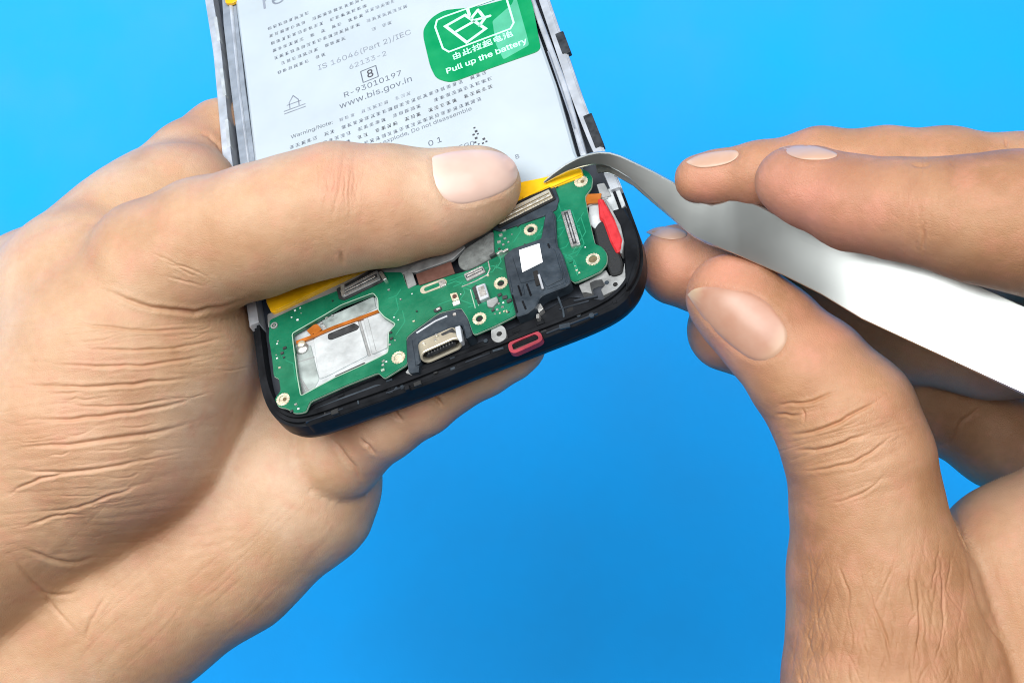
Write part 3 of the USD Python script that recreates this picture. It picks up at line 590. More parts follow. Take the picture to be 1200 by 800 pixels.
CJK = {
 'you': [[(5, 0.5), (5, 9.5)], [(1.5, 0.5), (1.5, 7)], [(8.5, 0.5), (8.5, 7)], [(1.5, 7), (8.5, 7)], [(1.5, 3.8), (8.5, 3.8)], [(1.5, 0.8), (8.5, 0.8)]],
 'ci': [[(2.6, 1), (2.6, 9)], [(1, 1), (1, 5)], [(2.6, 5), (4.4, 5)], [(0.3, 0.6), (4.6, 1.6)], [(6, 9), (6, 1), (9.3, 1), (9.3, 2.5)], [(6, 5), (9, 6.3)]],
 'la': [[(0.3, 7), (3.8, 7)], [(2, 9.5), (2, 0.6), (1, 1)], [(0.3, 3.4), (3.8, 4.4)], [(6.8, 9.5), (6.8, 8)], [(4.6, 7.3), (9.4, 7.3)], [(5.6, 6), (6.2, 2)], [(8.6, 6.2), (7.6, 1.5)], [(4.4, 1), (9.6, 1)]],
 'qi': [[(0.8, 7.5), (4.6, 7.5)], [(2.6, 9.5), (2.6, 2)], [(0.4, 5.3), (5, 5.3)], [(2.6, 3.5), (4.6, 3.5)], [(1.6, 4), (0.3, 0.8), (9.6, 0.6)], [(5.6, 8.5), (9, 8.5), (9, 5.8), (5.8, 5.8), (5.8, 2.6), (9.4, 2.6), (9.4, 3.6)]],
 'dian': [[(1.4, 7.6), (8, 7.6), (8, 3), (1.4, 3), (1.4, 7.6)], [(1.4, 5.3), (8, 5.3)], [(4.7, 9.6), (4.7, 0.8), (9.4, 0.8), (9.4, 2.2)]],
 'chi': [[(0.8, 8.6), (2, 7.6)], [(0.4, 5.8), (1.6, 4.9)], [(0.6, 0.6), (2.2, 3.6)], [(3.2, 5.2), (8.8, 7), (8.6, 3.4), (7.6, 3.6)], [(6, 9.4), (6, 2.6)], [(4.5, 8), (4.5, 0.8), (9.5, 0.8), (9.5, 2.4)]]}
a_, b_ = U(531, 71, TB), U(603, 42, TB); d_ = b_ - a_; L_ = np.linalg.norm(d_); ex_ = d_ / L_; ey_ = np.array([-ex_[1], ex_[0]])
for i, k in enumerate(('you', 'ci', 'la', 'qi', 'dian', 'chi')):
    sz = L_ / 6 * 0.88
    obj('lettering', cat(*strokes_at(CJK[k], a_ + ex_ * L_ * i / 6, ex_ * sz, ey_ * sz, 0.24, TB + 0.012)), M['tab_ink'], TABM, False)

# ------------------------------------------------------------------ tweezers
ST = [((637, 213.5), (638.5, 215)), ((648, 203), (651, 208.5)), ((662, 193), (666, 201)), ((676, 185.5), (680, 196.5)), ((690, 180.5), (693, 193.5)), ((702, 178.5), (705, 193.5)), ((714, 179), (714, 196)),
      ((727, 183), (724, 201)), ((740, 189), (737, 209)), ((765, 201), (760, 231)), ((789, 214), (785, 254)), ((812, 230), (806, 273)), ((823, 237), (820, 281)), ((834, 240), (834, 287)),
      ((847, 237), (848, 293)), ((857, 233), (858, 297)), ((866, 231), (870, 302)), ((887, 240), (888, 310)), ((915, 254), (916, 322)), ((960, 275), (962, 345)), ((1010, 292), (1010, 374)),
      ((1060, 304), (1075, 404)), ((1127, 325), (1140, 434)), ((1195, 356), (1205, 464)), ((1290, 398), (1298, 500)), ((1390, 445), (1394, 535)), ((1470, 486), (1472, 550)), ((1520, 512), (1521, 558))]
def TILT(x): return float(np.interp(x, [640, 740, 800, 900, 980, 1080, 1250], [0.26, 0.22, 0.14, 0.12, 0.04, -0.10, -0.13]))
def tz(x): return 90.5 + (x - 640) * 0.075
def arm(start, gap_of, thick, shift=lambda s: 0.0):
    S = ST[start:]; up = []; lo = []
    for (a, b) in S:
        z = tz((a[0] + b[0]) / 2); hw = abs(b[1] - a[1]) * 0.13
        k = TILT(a[0]); up.append(at(*a, z + k * hw)); lo.append(at(*b, z - k * hw))
    up, lo = np.array(up), np.array(lo); c = (up + lo) / 2
    t = np.gradient(c, axis=0); s = lo - up
    n = np.cross(s, t); n /= np.linalg.norm(n, axis=1, keepdims=True); n *= np.sign(n[:, 2:])
    n = np.stack([gaussian_filter1d(n[:, k], 2.0) for k in range(3)], 1); n /= np.linalg.norm(n, axis=1, keepdims=True)
    L = np.r_[0, np.cumsum(np.linalg.norm(np.diff(c, axis=0), axis=1))]
    g = gap_of(L)[:, None]; sd = s / np.linalg.norm(s, axis=1, keepdims=True)
    rings = []
    for i in range(len(c)):
        w = np.linalg.norm(s[i]); e = min(0.22, w * 0.25); th = thick(L[i]); off = -n[i] * g[i] + sd[i] * shift(L[i])
        A, B = up[i] + off, lo[i] + off; d = sd[i]; k = n[i]
        m = (A + B) / 2 + k * 0.12 * min(1, w / 8)
        rings.append(np.array([A + d * e, m, B - d * e, B - k * e, B - k * (th - e), B - d * e - k * th, A + d * e - k * th, A - k * (th - e), A - k * e]))
    return loft(rings[::-1]) if True else None
tw = thing('tweezers', label='bare steel tweezers with curved pointed tip pinching the edge of the green board', category='tweezers')
th = lambda L: 0.55 + 0.85 * min(1, L / 30)
def fix(m):
    if m.volume < 0: m.invert()
    return m
def dense(m): return m
obj('arm', fix(arm(0, lambda L: L * 0, th)), M['steel'], tw.GetPrim(), 35)
obj('arm', fix(arm(4, lambda L: np.interp(L, [0, 12, 60, 110, 140, 160], [1.9, 2.6, 4.0, 4.0, 2.6, 1.4]), th, lambda L: float(np.interp(L, [0, 8, 18, 40, 120], [2.3, 2.0, 1.5, 0.6, -0.5])))), M['steel'], tw.GetPrim(), 35)

# ------------------------------------------------------------------ hands: one continuous skin each, from blended tapered limbs
def surface_nets(F, org, h):
    s = F < 0
    nx, ny_, nz = F.shape
    acc = np.zeros((nx - 1, ny_ - 1, nz - 1, 3), np.float32); cnt = np.zeros((nx - 1, ny_ - 1, nz - 1), np.float32)
    base = [np.arange(nx, dtype=np.float32), np.arange(ny_, dtype=np.float32), np.arange(nz, dtype=np.float32)]
    edges = []
    for ax in range(3):
        a = [slice(None)] * 3; b = [slice(None)] * 3; a[ax] = slice(None, -1); b[ax] = slice(1, None)
        A, B = F[tuple(a)], F[tuple(b)]; cr = s[tuple(a)] != s[tuple(b)]
        idx = np.argwhere(cr); t = A[cr] / (A[cr] - B[cr])
        p = idx.astype(np.float32); p[:, ax] += t
        o1, o2 = [k for k in range(3) if k != ax]
        for d1 in (0, -1):
            for d2 in (0, -1):
                q = idx.copy(); q[:, o1] += d1; q[:, o2] += d2
                ok = np.all((q >= 0) & (q < np.array(acc.shape[:3])), 1)
                np.add.at(acc, tuple(q[ok].T), p[ok]); np.add.at(cnt, tuple(q[ok].T), 1)
        edges.append((ax, idx, s[tuple(a)][cr]))
    act = cnt > 0; ids = np.full(cnt.shape, -1, np.int64); ids[act] = np.arange(act.sum())
    V = acc[act] / cnt[act][:, None] * h + org
    Q = []
    for ax, idx, ins in edges:
        o1, o2 = (ax + 1) % 3, (ax + 2) % 3
        ok = (idx[:, o1] > 0) & (idx[:, o2] > 0) & (idx[:, o1] < np.array(F.shape)[o1] - 1) & (idx[:, o2] < np.array(F.shape)[o2] - 1)
        idx, ins = idx[ok], ins[ok]; c = []
        for d1, d2 in ((0, 0), (-1, 0), (-1, -1), (0, -1)):
            q = idx.copy(); q[:, o1] += d1; q[:, o2] += d2; c.append(ids[tuple(q.T)])
        q = np.stack(c, 1); q[~ins] = q[~ins][:, ::-1]; Q.append(q)
    Q = np.vstack(Q)
    return V, np.vstack([Q[:, [0, 1, 2]], Q[:, [0, 2, 3]]])
def laplacian(V, F):
    n = len(V); i = np.r_[F[:, 0], F[:, 1], F[:, 2], F[:, 1], F[:, 2], F[:, 0]]; j = np.r_[F[:, 1], F[:, 2], F[:, 0], F[:, 0], F[:, 1], F[:, 2]]
    A = sparse.csr_matrix((np.ones(len(i), np.float32), (i, j)), (n, n)); A.data[:] = 1
    return sparse.diags(1 / np.maximum(np.asarray(A.sum(1)).ravel(), 1)) @ A
def taubin(V, F, it, lam=0.5, mu=-0.52):
    Lp = laplacian(V, F)
    for _ in range(it):
        V = V + lam * (Lp @ V - V); V = V + mu * (Lp @ V - V)
    return V
def refine(V, F, mark):
    """conforming split of every edge both of whose ends are marked"""
    E = np.sort(np.vstack([F[:, [0, 1]], F[:, [1, 2]], F[:, [2, 0]]]), 1)
    key = E[:, 0] * np.int64(len(V)) + E[:, 1]; u, first, inv = np.unique(key, return_index=True, return_inverse=True)
    ue = E[first]; sp = mark[ue[:, 0]] & mark[ue[:, 1]]
    nid = np.full(len(u), -1, np.int64); nid[sp] = len(V) + np.arange(sp.sum())
    V2 = np.vstack([V, (V[ue[sp, 0]] + V[ue[sp, 1]]) / 2]); m = nid[inv].reshape(3, -1).T
    k = (m >= 0).sum(1); out = [F[k == 0]]
    f, mm = F[k == 3], m[k == 3]
    if len(f): out += [np.stack([f[:, 0], mm[:, 0], mm[:, 2]], 1), np.stack([mm[:, 0], f[:, 1], mm[:, 1]], 1), np.stack([mm[:, 2], mm[:, 1], f[:, 2]], 1), mm]
    for r in range(3):
        roll = np.roll(np.arange(3), -r); f, mm = F[:, roll], m[:, roll]
        one = (k == 1) & (mm[:, 0] >= 0)
        out += [np.stack([f[one, 0], mm[one, 0], f[one, 2]], 1), np.stack([mm[one, 0], f[one, 1], f[one, 2]], 1)]
        two = (k == 2) & (mm[:, 0] >= 0) & (mm[:, 1] >= 0)
        out += [np.stack([mm[two, 0], f[two, 1], mm[two, 1]], 1), np.stack([f[two, 0], mm[two, 0], mm[two, 1]], 1), np.stack([f[two, 0], mm[two, 1], f[two, 2]], 1)]
    return V2, np.vstack(out)
def vnormals(V, F):
    n = np.zeros_like(V); c = np.cross(V[F[:, 1]] - V[F[:, 0]], V[F[:, 2]] - V[F[:, 0]])
    for k in range(3):
        for a in range(3): n[:, a] += np.bincount(F[:, k], c[:, a], len(V))
    return n / np.maximum(np.linalg.norm(n, axis=1, keepdims=True), 1e-12)
def smin(a, b, k):
    if k <= 0: return np.minimum(a, b)
    h = np.maximum(k - np.abs(a - b), 0) / k
    return np.minimum(a, b) - h * h * k * 0.25

class Field:
    def __init__(s, lo, hi, h):
        s.h = h; s.org = np.array(lo, float); s.n = np.ceil((np.array(hi) - s.org) / h).astype(int) + 1
        s.ax = [s.org[k] + h * np.arange(s.n[k]) for k in range(3)]
    def new(s): return np.full(s.n, 9.0, np.float32)
    def chain(s, F, pts, k, squash=1.0):
        """pts: (x, y, z, r) joints in mm; tapered limbs between them, blended with F"""
        pts = np.array(pts, float)
        segs = [(pts[0], pts[0])] if len(pts) == 1 else list(zip(pts[:-1], pts[1:]))
        for a, b in segs:
            rm = max(a[3], b[3]) + 9
            sl = tuple(slice(max(0, int((min(a[i], b[i]) - rm - s.org[i]) / s.h)), max(0, int((max(a[i], b[i]) + rm - s.org[i]) / s.h) + 1)) for i in range(3))
            x, y, z = (s.ax[i][sl[i]].astype(np.float32) for i in range(3))
            if not (len(x) and len(y) and len(z)): continue
            X = x[:, None, None]; Y = y[None, :, None]; Z = z[None, None, :]
            d = b[:3] - a[:3]; q = np.array([1, 1, 1 / squash ** 2]); l2 = float((d * d * q).sum())
            if l2 > 1e-6:
                t = np.clip(((X - a[0]) * d[0] + (Y - a[1]) * d[1] + (Z - a[2]) * d[2] * q[2]) / l2, 0, 1)
            else: t = np.zeros((1, 1, 1), np.float32)
            t = t * t * (3 - 2 * t) * 0.35 + t * 0.65 if l2 > 1e-6 else t
            D = np.sqrt((X - a[0] - d[0] * t) ** 2 + (Y - a[1] - d[1] * t) ** 2 + ((Z - a[2] - d[2] * t) / squash) ** 2) - (a[3] + (b[3] - a[3]) * t)
            F[sl] = smin(F[sl], D.astype(np.float32), k)
        return F

def J(px, py, z, rpx):
    """joint from the traced centre, its height and its half width as traced"""
    p = at(px, py, z); return (*p, rpx * (CAMH - z) / FPX)

def polyline_dist(p, line, reach=30.0):
    """distance to a polyline and the place along it (points farther than reach from its box are left out)"""
    D = np.full(len(p), 1e9); TT = np.zeros(len(p)); tot = 0.0
    near = np.flatnonzero((p[:, 0] > line[:, 0].min() - reach) & (p[:, 0] < line[:, 0].max() + reach) & (p[:, 1] > line[:, 1].min() - reach) & (p[:, 1] < line[:, 1].max() + reach))
    if not len(near): return D, TT
    p = p[near]; x, y = p[:, 0], p[:, 1]; d = np.full(len(p), 1e18); tt = np.zeros(len(p))
    ls = np.linalg.norm(np.diff(line, axis=0), axis=1); T_ = max(ls.sum(), 1e-9)
    for a, b, l in zip(line[:-1], line[1:], ls):
        ax, ay = b - a; t = np.clip(((x - a[0]) * ax + (y - a[1]) * ay) / max(ax * ax + ay * ay, 1e-9), 0, 1)
        q = (x - a[0] - t * ax) ** 2 + (y - a[1] - t * ay) ** 2; m = q < d
        d[m] = q[m]; tt[m] = (tot + t[m] * l) / T_; tot += l
    D[near] = np.sqrt(d); TT[near] = tt
    return D, TT
def smooth_line(pts, n=14):
    p = np.array(pts, float)
    if len(p) < 3: return p
    s = np.r_[0, np.cumsum(np.linalg.norm(np.diff(p, axis=0), axis=1))]; t = np.linspace(0, s[-1], n)
    q = np.stack([np.interp(t, s, p[:, k]) for k in range(2)], 1)
    r = np.stack([gaussian_filter1d(q[:, k], n / len(p) * 0.5, mode='nearest') for k in range(2)], 1); r[0], r[-1] = q[0], q[-1]
    return r

def wander(l, i):
    n = np.column_stack([l / 9.0, np.full(len(l), i * 3.7)])
    return l + np.stack([meshkit.noise(n, 5), meshkit.noise(n, 9)], 1) * 4.4 - 2.2
def inside(p, poly):
    x, y = p[:, 0], p[:, 1]; c = np.zeros(len(p), bool)
    for (x0, y0), (x1, y1) in zip(poly, np.roll(poly, -1, 0)):
        if y0 == y1: continue
        c ^= ((y0 > y) != (y1 > y)) & (x < (x1 - x0) * (y - y0) / (y1 - y0) + x0)
    return c
def build_hand(label, groups, palm_k, lo, hi, creases, flush, nails, mat_skin, nail_mat, h=0.8, seed=0, wrinkles=None):
    fd = Field(lo, hi, h)
    palm = fd.new()
    for pts, k, sq in groups['palm']: fd.chain(palm, pts, k, sq)
    F = palm.copy()
    for chains, k, *k2 in groups['fingers']:
        f = fd.new()
        for pts in chains: fd.chain(f, pts, 2.2)
        F = smin(F, smin(palm, f, k), k2[0] if k2 else 0)
    F = np.pad(F, 1, constant_values=5.0)
    V, T_ = surface_nets(F, fd.org - h, h)
    V = V.astype(float)
    # keep the largest piece
    mesh = trimesh.Trimesh(V, T_, process=False)
    lab = trimesh.graph.connected_component_labels(mesh.face_adjacency, node_count=len(T_))
    T_ = T_[lab == np.bincount(lab).argmax()]; u, inv = np.unique(T_, return_inverse=True); V, T_ = V[u], inv.reshape(-1, 3)
    V = taubin(V, T_, 8)
    N = vnormals(V, T_)
    # broad unevenness of flesh
    V = V + N * ((meshkit.fbm(V / 14.0, 3, seed)[:, None] - 0.5) * 0.6)
    tocam = CAM - V; tocam /= np.linalg.norm(tocam, axis=1, keepdims=True)
    px = project(V); fac = (vnormals(V, T_) * tocam).sum(1)
    inframe = (px[:, 0] > -30) & (px[:, 0] < 1230) & (px[:, 1] > -30) & (px[:, 1] < 830) & (fac > -0.15)
    V, T_ = refine(V, T_, inframe)
    V = taubin(V, T_, 3)
    lines = [(wander(smooth_line(c[0]), i), c[1] * 1.35, c[2] * 0.74) for i, c in enumerate(creases)]
    px = project(V); near = np.zeros(len(V), bool)
    fac = (vnormals(V, T_) * (CAM - V)).sum(1)
    for l, dep, wid in lines:
        d, _ = polyline_dist(px, l); near |= (d < max(9, wid * 3)) & (fac > 0)
    for l in nails: near |= (polyline_dist(px, np.array(l['poly'] + l['poly'][:1], float))[0] < 8) & (fac > 0)
    V, T_ = refine(V, T_, near)
    N = vnormals(V, T_); px = project(V); fac = (N * (CAM - V)).sum(1) / np.linalg.norm(CAM - V, axis=1)
    # depth test, so that only the skin the photograph shows is creased
    rr = trimesh.Trimesh(V, T_, process=False)
    disp = np.zeros(len(V))
    jit = (meshkit.fbm(np.column_stack([px / 16.0, np.zeros(len(px))]), 2, 3) - 0.5) * 5.0
    for l, dep, wid in lines:
        d, t = polyline_dist(px, l)
        m = (d < wid * 5 + 6) & (fac > 0.05)
        dd = np.abs(d[m] + jit[m] * 0.18); e = np.clip(np.minimum(t[m], 1 - t[m]) / 0.42, 0, 1); e = e * e * (3 - 2 * e)
        disp[m] += 0.62 * e * dep * (-np.exp(-(dd / wid) ** 2) + 0.22 * np.exp(-((dd - 2.4 * wid) / (1.3 * wid)) ** 2))
    if wrinkles is not None: disp += wrinkles(V, N, px, fac)
    fl = np.zeros(len(V))
    for (x, y, r, a) in flush:
        d = np.hypot(px[:, 0] - x, px[:, 1] - y); fl = np.maximum(fl, a * np.exp(-(d / r) ** 2) * (fac > -0.2))
    for nl in nails:
        ring_ = smooth_line(nl['poly'] + nl['poly'][:1], 60); d, _ = polyline_dist(px, ring_); m = np.flatnonzero((d < 60) & (fac > 0.0))
        ins = inside(px[m], ring_); dm = d[m]
        disp[m] += np.where(ins, -0.35 * np.clip(dm / 5.0, 0, 1), 0.0) - 0.07 * np.exp(-(dm / 2.2) ** 2) + np.where(ins, 0, 0.05 * np.exp(-((dm - 5) / 3.0) ** 2))
    plain = trimesh.Trimesh(V.copy(), T_, process=False)
    V = V + N * disp[:, None]
    hand = obj('hand', (V, T_), mat_skin, None, True, **label)
    pv = UsdGeom.PrimvarsAPI(hand).CreatePrimvar('flush', Sdf.ValueTypeNames.FloatArray, 'vertex'); pv.Set(Vt.FloatArray.FromNumpy(fl.astype(np.float32)))
    base = plain
    for nl in nails:
        pg = smooth_line(nl['poly'] + nl['poly'][:1], 57)[:-1]; c = pg.mean(0); K, n = 9, len(pg)
        rad = np.linspace(0, 1, K + 1)[1:]
        pts = np.vstack([[c]] + [c + (pg - c) * r for r in rad]); rv = np.r_[0, np.repeat(rad, n)]
        dirs = np.array([ray(*q) for q in pts]); loc, ri, _ = base.ray.intersects_location(np.repeat(CAM[None], len(pts), 0), dirs, multiple_hits=False)
        zz = np.full(len(pts), np.nan); zz[ri] = loc[:, 2]
        x, y = (pts - c).T / 50.0; Amat = np.stack([np.ones_like(x), x, y, x * x, x * y, y * y], 1); ok = ~np.isnan(zz)
        co = np.linalg.lstsq(Amat[ok], zz[ok], rcond=None)[0]; zf = Amat @ co
        zz = np.where(ok, zz, zf); z = 0.45 * zf + 0.55 * zz
        top = np.array([at(*q, zq) for q, zq in zip(pts, z)])
        nrm = np.cross(np.gradient(top, axis=0), [0, 0, 1]) * 0
        lift = nl.get('lift', 0.07) - 0.17 * rv ** 8
        top = top + np.array([(CAM - t_) / np.linalg.norm(CAM - t_) for t_ in top]) * lift[:, None]
        bot = top[1 + (K - 1) * n:] - np.array([0, 0, 0.55])
        V2 = np.vstack([top, bot]); F2 = []
        i = np.arange(n); j = (i + 1) % n
        F2.append(np.stack([np.zeros(n, int), 1 + i, 1 + j], 1))
        for k in range(K - 1):
            a, b = 1 + k * n, 1 + (k + 1) * n
            F2 += [np.stack([a + i, b + i, b + j], 1), np.stack([a + i, b + j, a + j], 1)]
        a, b = 1 + (K - 1) * n, 1 + K * n
        F2 += [np.stack([a + i, b + i, b + j], 1), np.stack([a + i, b + j, a + j], 1)]
        F2 = np.vstack(F2)
        v0 = V2[F2[0]]; 
        if np.cross(v0[1] - v0[0], v0[2] - v0[0])[2] < 0: F2 = F2[:, ::-1]
        nm = obj('nail', (V2, F2), M['nail_mid'] if nl.get('pale') else nail_mat, hand, True)
        q2 = np.vstack([pts, pts[1 + (K - 1) * n:]]); tip = np.array(nl['tip'], float); base_ = np.array(nl['base'], float)
        s = ((q2 - base_) @ (tip - base_)) / ((tip - base_) @ (tip - base_))
        edge = np.clip((s - nl.get('free', 0.86)) / 0.07, 0, 1); moon = np.clip((0.20 - s) / 0.12, 0, 1) * 0.4
        UsdGeom.PrimvarsAPI(nm).CreatePrimvar('flush', Sdf.ValueTypeNames.FloatArray, 'vertex').Set(Vt.FloatArray.FromNumpy(np.maximum(edge, moon).astype(np.float32)))
    return hand

# ---- left hand: palm up under the phone, thumb laid over the battery
L_palm = [
    ([J(110, 360, 72, 120), J(150, 420, 76, 150), J(120, 490, 76, 150), J(75, 545, 74, 128)], 8, 0.85),      # thenar
    ([J(75, 545, 74, 128), J(-60, 620, 66, 160), J(-220, 760, 58, 190)], 8, 0.8),
    ([J(30, 380, 58, 95), J(-60, 470, 58, 150)], 8, 0.9),
]
L_low = [
    ([J(357, 556, 66, 74), J(346, 574, 66, 80), J(255, 640, 64, 92), J(150, 700, 62, 104), J(40, 770, 58, 115), J(-120, 900, 52, 150)], 6, 0.9),
    ([J(320, 480, 58, 80), J(200, 600, 58, 110), J(60, 700, 56, 110)], 8, 0.8),
    ([J(60, 345, 64, 66), J(160, 284, 64, 66), J(215, 241, 60, 60)], 9, 1.0),
    ([J(300, 400, 52, 80), J(150, 350, 48, 80), J(320, 480, 58, 70)], 8, 0.9),
]
lh = dict(palm=[(p, k, s) for p, k, s in L_low], fingers=[
    ([c for c, _, _ in L_palm] + [[J(190, 320, 86, 92), J(240, 288, 89, 78), J(300, 271, 92, 76), J(350, 256, 93, 74.5), J(395, 244, 93, 75.5), J(455, 241, 93, 70), J(505, 237, 93, 60.5), J(545, 225, 93, 51), J(566, 218, 92.5, 45)]], 3.0, 3.0),
    ([[J(60, 335, 52, 70), J(100, 320, 52, 66), J(173, 245, 50, 60), J(225, 194, 45, 52), J(262, 168, 38, 50), J(330, 150, 28, 44), J(400, 170, 28, 38)]], 9.0, 7.0),
    ([[J(180, 380, 50, 60), J(300, 300, 46, 52), J(400, 250, 50, 46), J(470, 230, 54, 40)]], 5.0),
    ([[J(300, 440, 58, 56), J(420, 370, 66, 48), J(520, 310, 72, 44), J(590, 290, 76, 38)]], 5.0),
    ([[J(362, 560, 68, 66), J(400, 533, 76, 50), J(449, 494, 84, 45), J(491, 465, 86, 45), J(526, 442, 87, 41), J(562, 420, 88, 43), J(597, 405, 90, 38), J(608, 400, 90, 32)]], 3.0),
])
th_cr = [
    ([(102, 330), (125, 340), (150, 352), (190, 364), (225, 368), (265, 360), (285, 351), (308, 342)], 0.75, 3.2),
    ([(65, 375), (120, 382), (170, 388), (210, 387), (262, 380)], 0.34, 2.0), ([(75, 407), (150, 412), (225, 407), (285, 388)], 0.38, 2.0),
    ([(40, 425), (125, 431), (200, 426), (272, 410)], 0.38, 2.0), ([(5, 447), (50, 454), (150, 452), (250, 438)], 0.50, 2.4),
    ([(60, 470), (100, 477), (160, 476), (230, 462)], 0.32, 1.8), ([(5, 487), (45, 495), (90, 490), (175, 483), (250, 460)], 0.50, 2.4),
    ([(5, 520), (40, 524), (125, 517), (200, 505), (243, 489)], 0.6, 2.8), ([(3, 550), (75, 556), (150, 545), (203, 530)], 0.45, 2.4),
    ([(3, 582), (30, 567), (65, 556), (100, 553)], 0.45, 2.2), ([(55, 600), (90, 597), (125, 585), (168, 566)], 0.4, 2.2), ([(20, 622), (45, 610), (75, 602), (110, 603)], 0.36, 2.2),
    ([(20, 638), (45, 650), (65, 658), (90, 661), (118, 651)], 0.6, 3.0), ([(5, 640), (30, 668), (62, 713), (98, 748)], 0.4, 3.0), ([(40, 690), (70, 700), (100, 690)], 0.3, 3),
    ([(165, 292), (190, 303), (235, 320), (255, 332)], 0.20, 1.6), ([(185, 320), (220, 330), (245, 336)], 0.16, 1.6), ([(180, 300), (215, 318), (240, 330)], 0.14, 1.5),
    ([(406, 314), (402, 306), (398, 292)], 0.45, 3.0),
    ([(385, 508), (402, 530), (418, 552), (432, 575)], 0.7, 3.4), ([(422, 512), (430, 524), (441, 534)], 0.65, 2.6), ([(457, 474), (464, 485), (473, 497)], 0.75, 3.0), ([(502, 458), (510, 468), (521, 478)], 0.75, 3.0),
    ([(222, 160), (244, 155), (258, 170), (266, 192)], 0.40, 3.2), ([(130, 690), (110, 720), (95, 760)], 0.2, 3.0),
]
def ridged(p, sx, sy, ang, seed):
    c, n = math.cos(ang), math.sin(ang); q = np.column_stack([(p[:, 0] * c + p[:, 1] * n) / sx, (-p[:, 0] * n + p[:, 1] * c) / sy, np.zeros(len(p))])
    q[:, 1] += 0.5 * (meshkit.noise(q * [1.3, 0.25, 1], seed + 7) - 0.5) * 2
    return (1 - np.abs(2 * meshkit.noise(q, seed) - 1)) ** 3
def bell(v, a, b, soft): return np.clip((v - a) / soft, 0, 1) * np.clip((b - v) / soft, 0, 1)
def left_wrinkles(V, N, px, fac):
    m = (fac > 0) & (V[:, 2] > 60); d = np.zeros(len(V)); p = px[m]
    a = bell(p[:, 0], -40, 300, 50) * bell(p[:, 1], 350, 680, 45)
    d[m] -= a * (0.10 * ridged(p, 95, 11.5, -0.10, 1) + 0.06 * ridged(p, 60, 5.5, -0.06, 2))
    b = bell(p[:, 0], 20, 430, 60) * bell(p[:, 1], 560, 820, 60)
    d[m] -= b * 0.07 * ridged(p, 70, 9, -0.75, 3)
    d[m] -= 0.03 * ridged(p, 14, 5, 0.5, 4) + 0.02 * ridged(p, 12, 4.5, -0.6, 5)
    k = np.exp(-(((p[:, 0] - 402) / 34) ** 2 + ((p[:, 1] - 215) / 45) ** 2))
    d[m] -= k * 0.16 * ridged(p, 5.5, 60, 0.12, 6)
    return d
def right_wrinkles(V, N, px, fac):
    m = fac > 0; d = np.zeros(len(V)); p = px[m]
    a = bell(p[:, 0], 915, 1240, 25) * bell(p[:, 1], 610, 900, 70)
    d[m] -= a * (0.12 * ridged(p, 11, 85, 0.16, 11) + 0.09 * ridged(p, 8, 60, -0.30, 12))
    b = bell(p[:, 0], 890, 1090, 40) * bell(p[:, 1], 440, 610, 40)
    d[m] -= b * 0.12 * ridged(p, 70, 7.5, -0.28, 13)
    c = bell(p[:, 0], 1030, 1130, 30) * bell(p[:, 1], 160, 320, 25)
    d[m] -= c * 0.10 * ridged(p, 7, 50, 0.05, 14)
    d[m] -= 0.03 * ridged(p, 12, 4.5, 0.6, 15) + 0.02 * ridged(p, 10, 4.2, -0.7, 16)
    return d
rw = random.Random(11)
for i in range(30):                                   # fine lines between the folds of the thumb's ball
    x = rw.uniform(10, 250); y = rw.uniform(385, 590)
    if x > 320 - (y - 380) * 0.8 - 30: continue
    n = rw.uniform(30, 80); th_cr.append(([(x, y), (x + n * 0.5, y + rw.uniform(0, 5)), (x + n, y - rw.uniform(2, 9))], rw.uniform(0.08, 0.17), rw.uniform(1.2, 1.6)))
for i in range(9):                                    # knuckle of the thumb
    x = 372 + i * 6 + rw.uniform(-2, 2); y = rw.uniform(185, 200)
    th_cr.append(([(x, y), (x + rw.uniform(-5, 5), y + 22), (x + rw.uniform(-6, 6), y + rw.uniform(40, 62))], rw.uniform(0.06, 0.12), 1.6))
LN = [dict(poly=[(505, 184), (503, 196), (507, 214), (514, 229), (524, 239), (545, 241), (566, 236), (590, 226), (603, 217), (609, 204), (607, 193), (598, 183), (580, 176), (555, 175), (525, 178)], tip=(610, 202), base=(503, 205), free=0.93)]
left = build_hand(dict(label='left hand, palm up, gripping the phone with its thumb across the battery', category='hand', group='hands of the repairer'), lh, 5,
           (-150, -115, 8), (30, 78, 112), th_cr, [(400, 210, 34, 0.55), (430, 205, 25, 0.3), (545, 285, 60, 0.35), (470, 300, 70, 0.3), (80, 500, 80, 0.15), (245, 170, 40, 0.25), (200, 590, 60, 0.22), (430, 520, 40, 0.3), (480, 490, 50, 0.25)], LN, M['skin'], M['nail_pale'], seed=2, wrinkles=left_wrinkles)

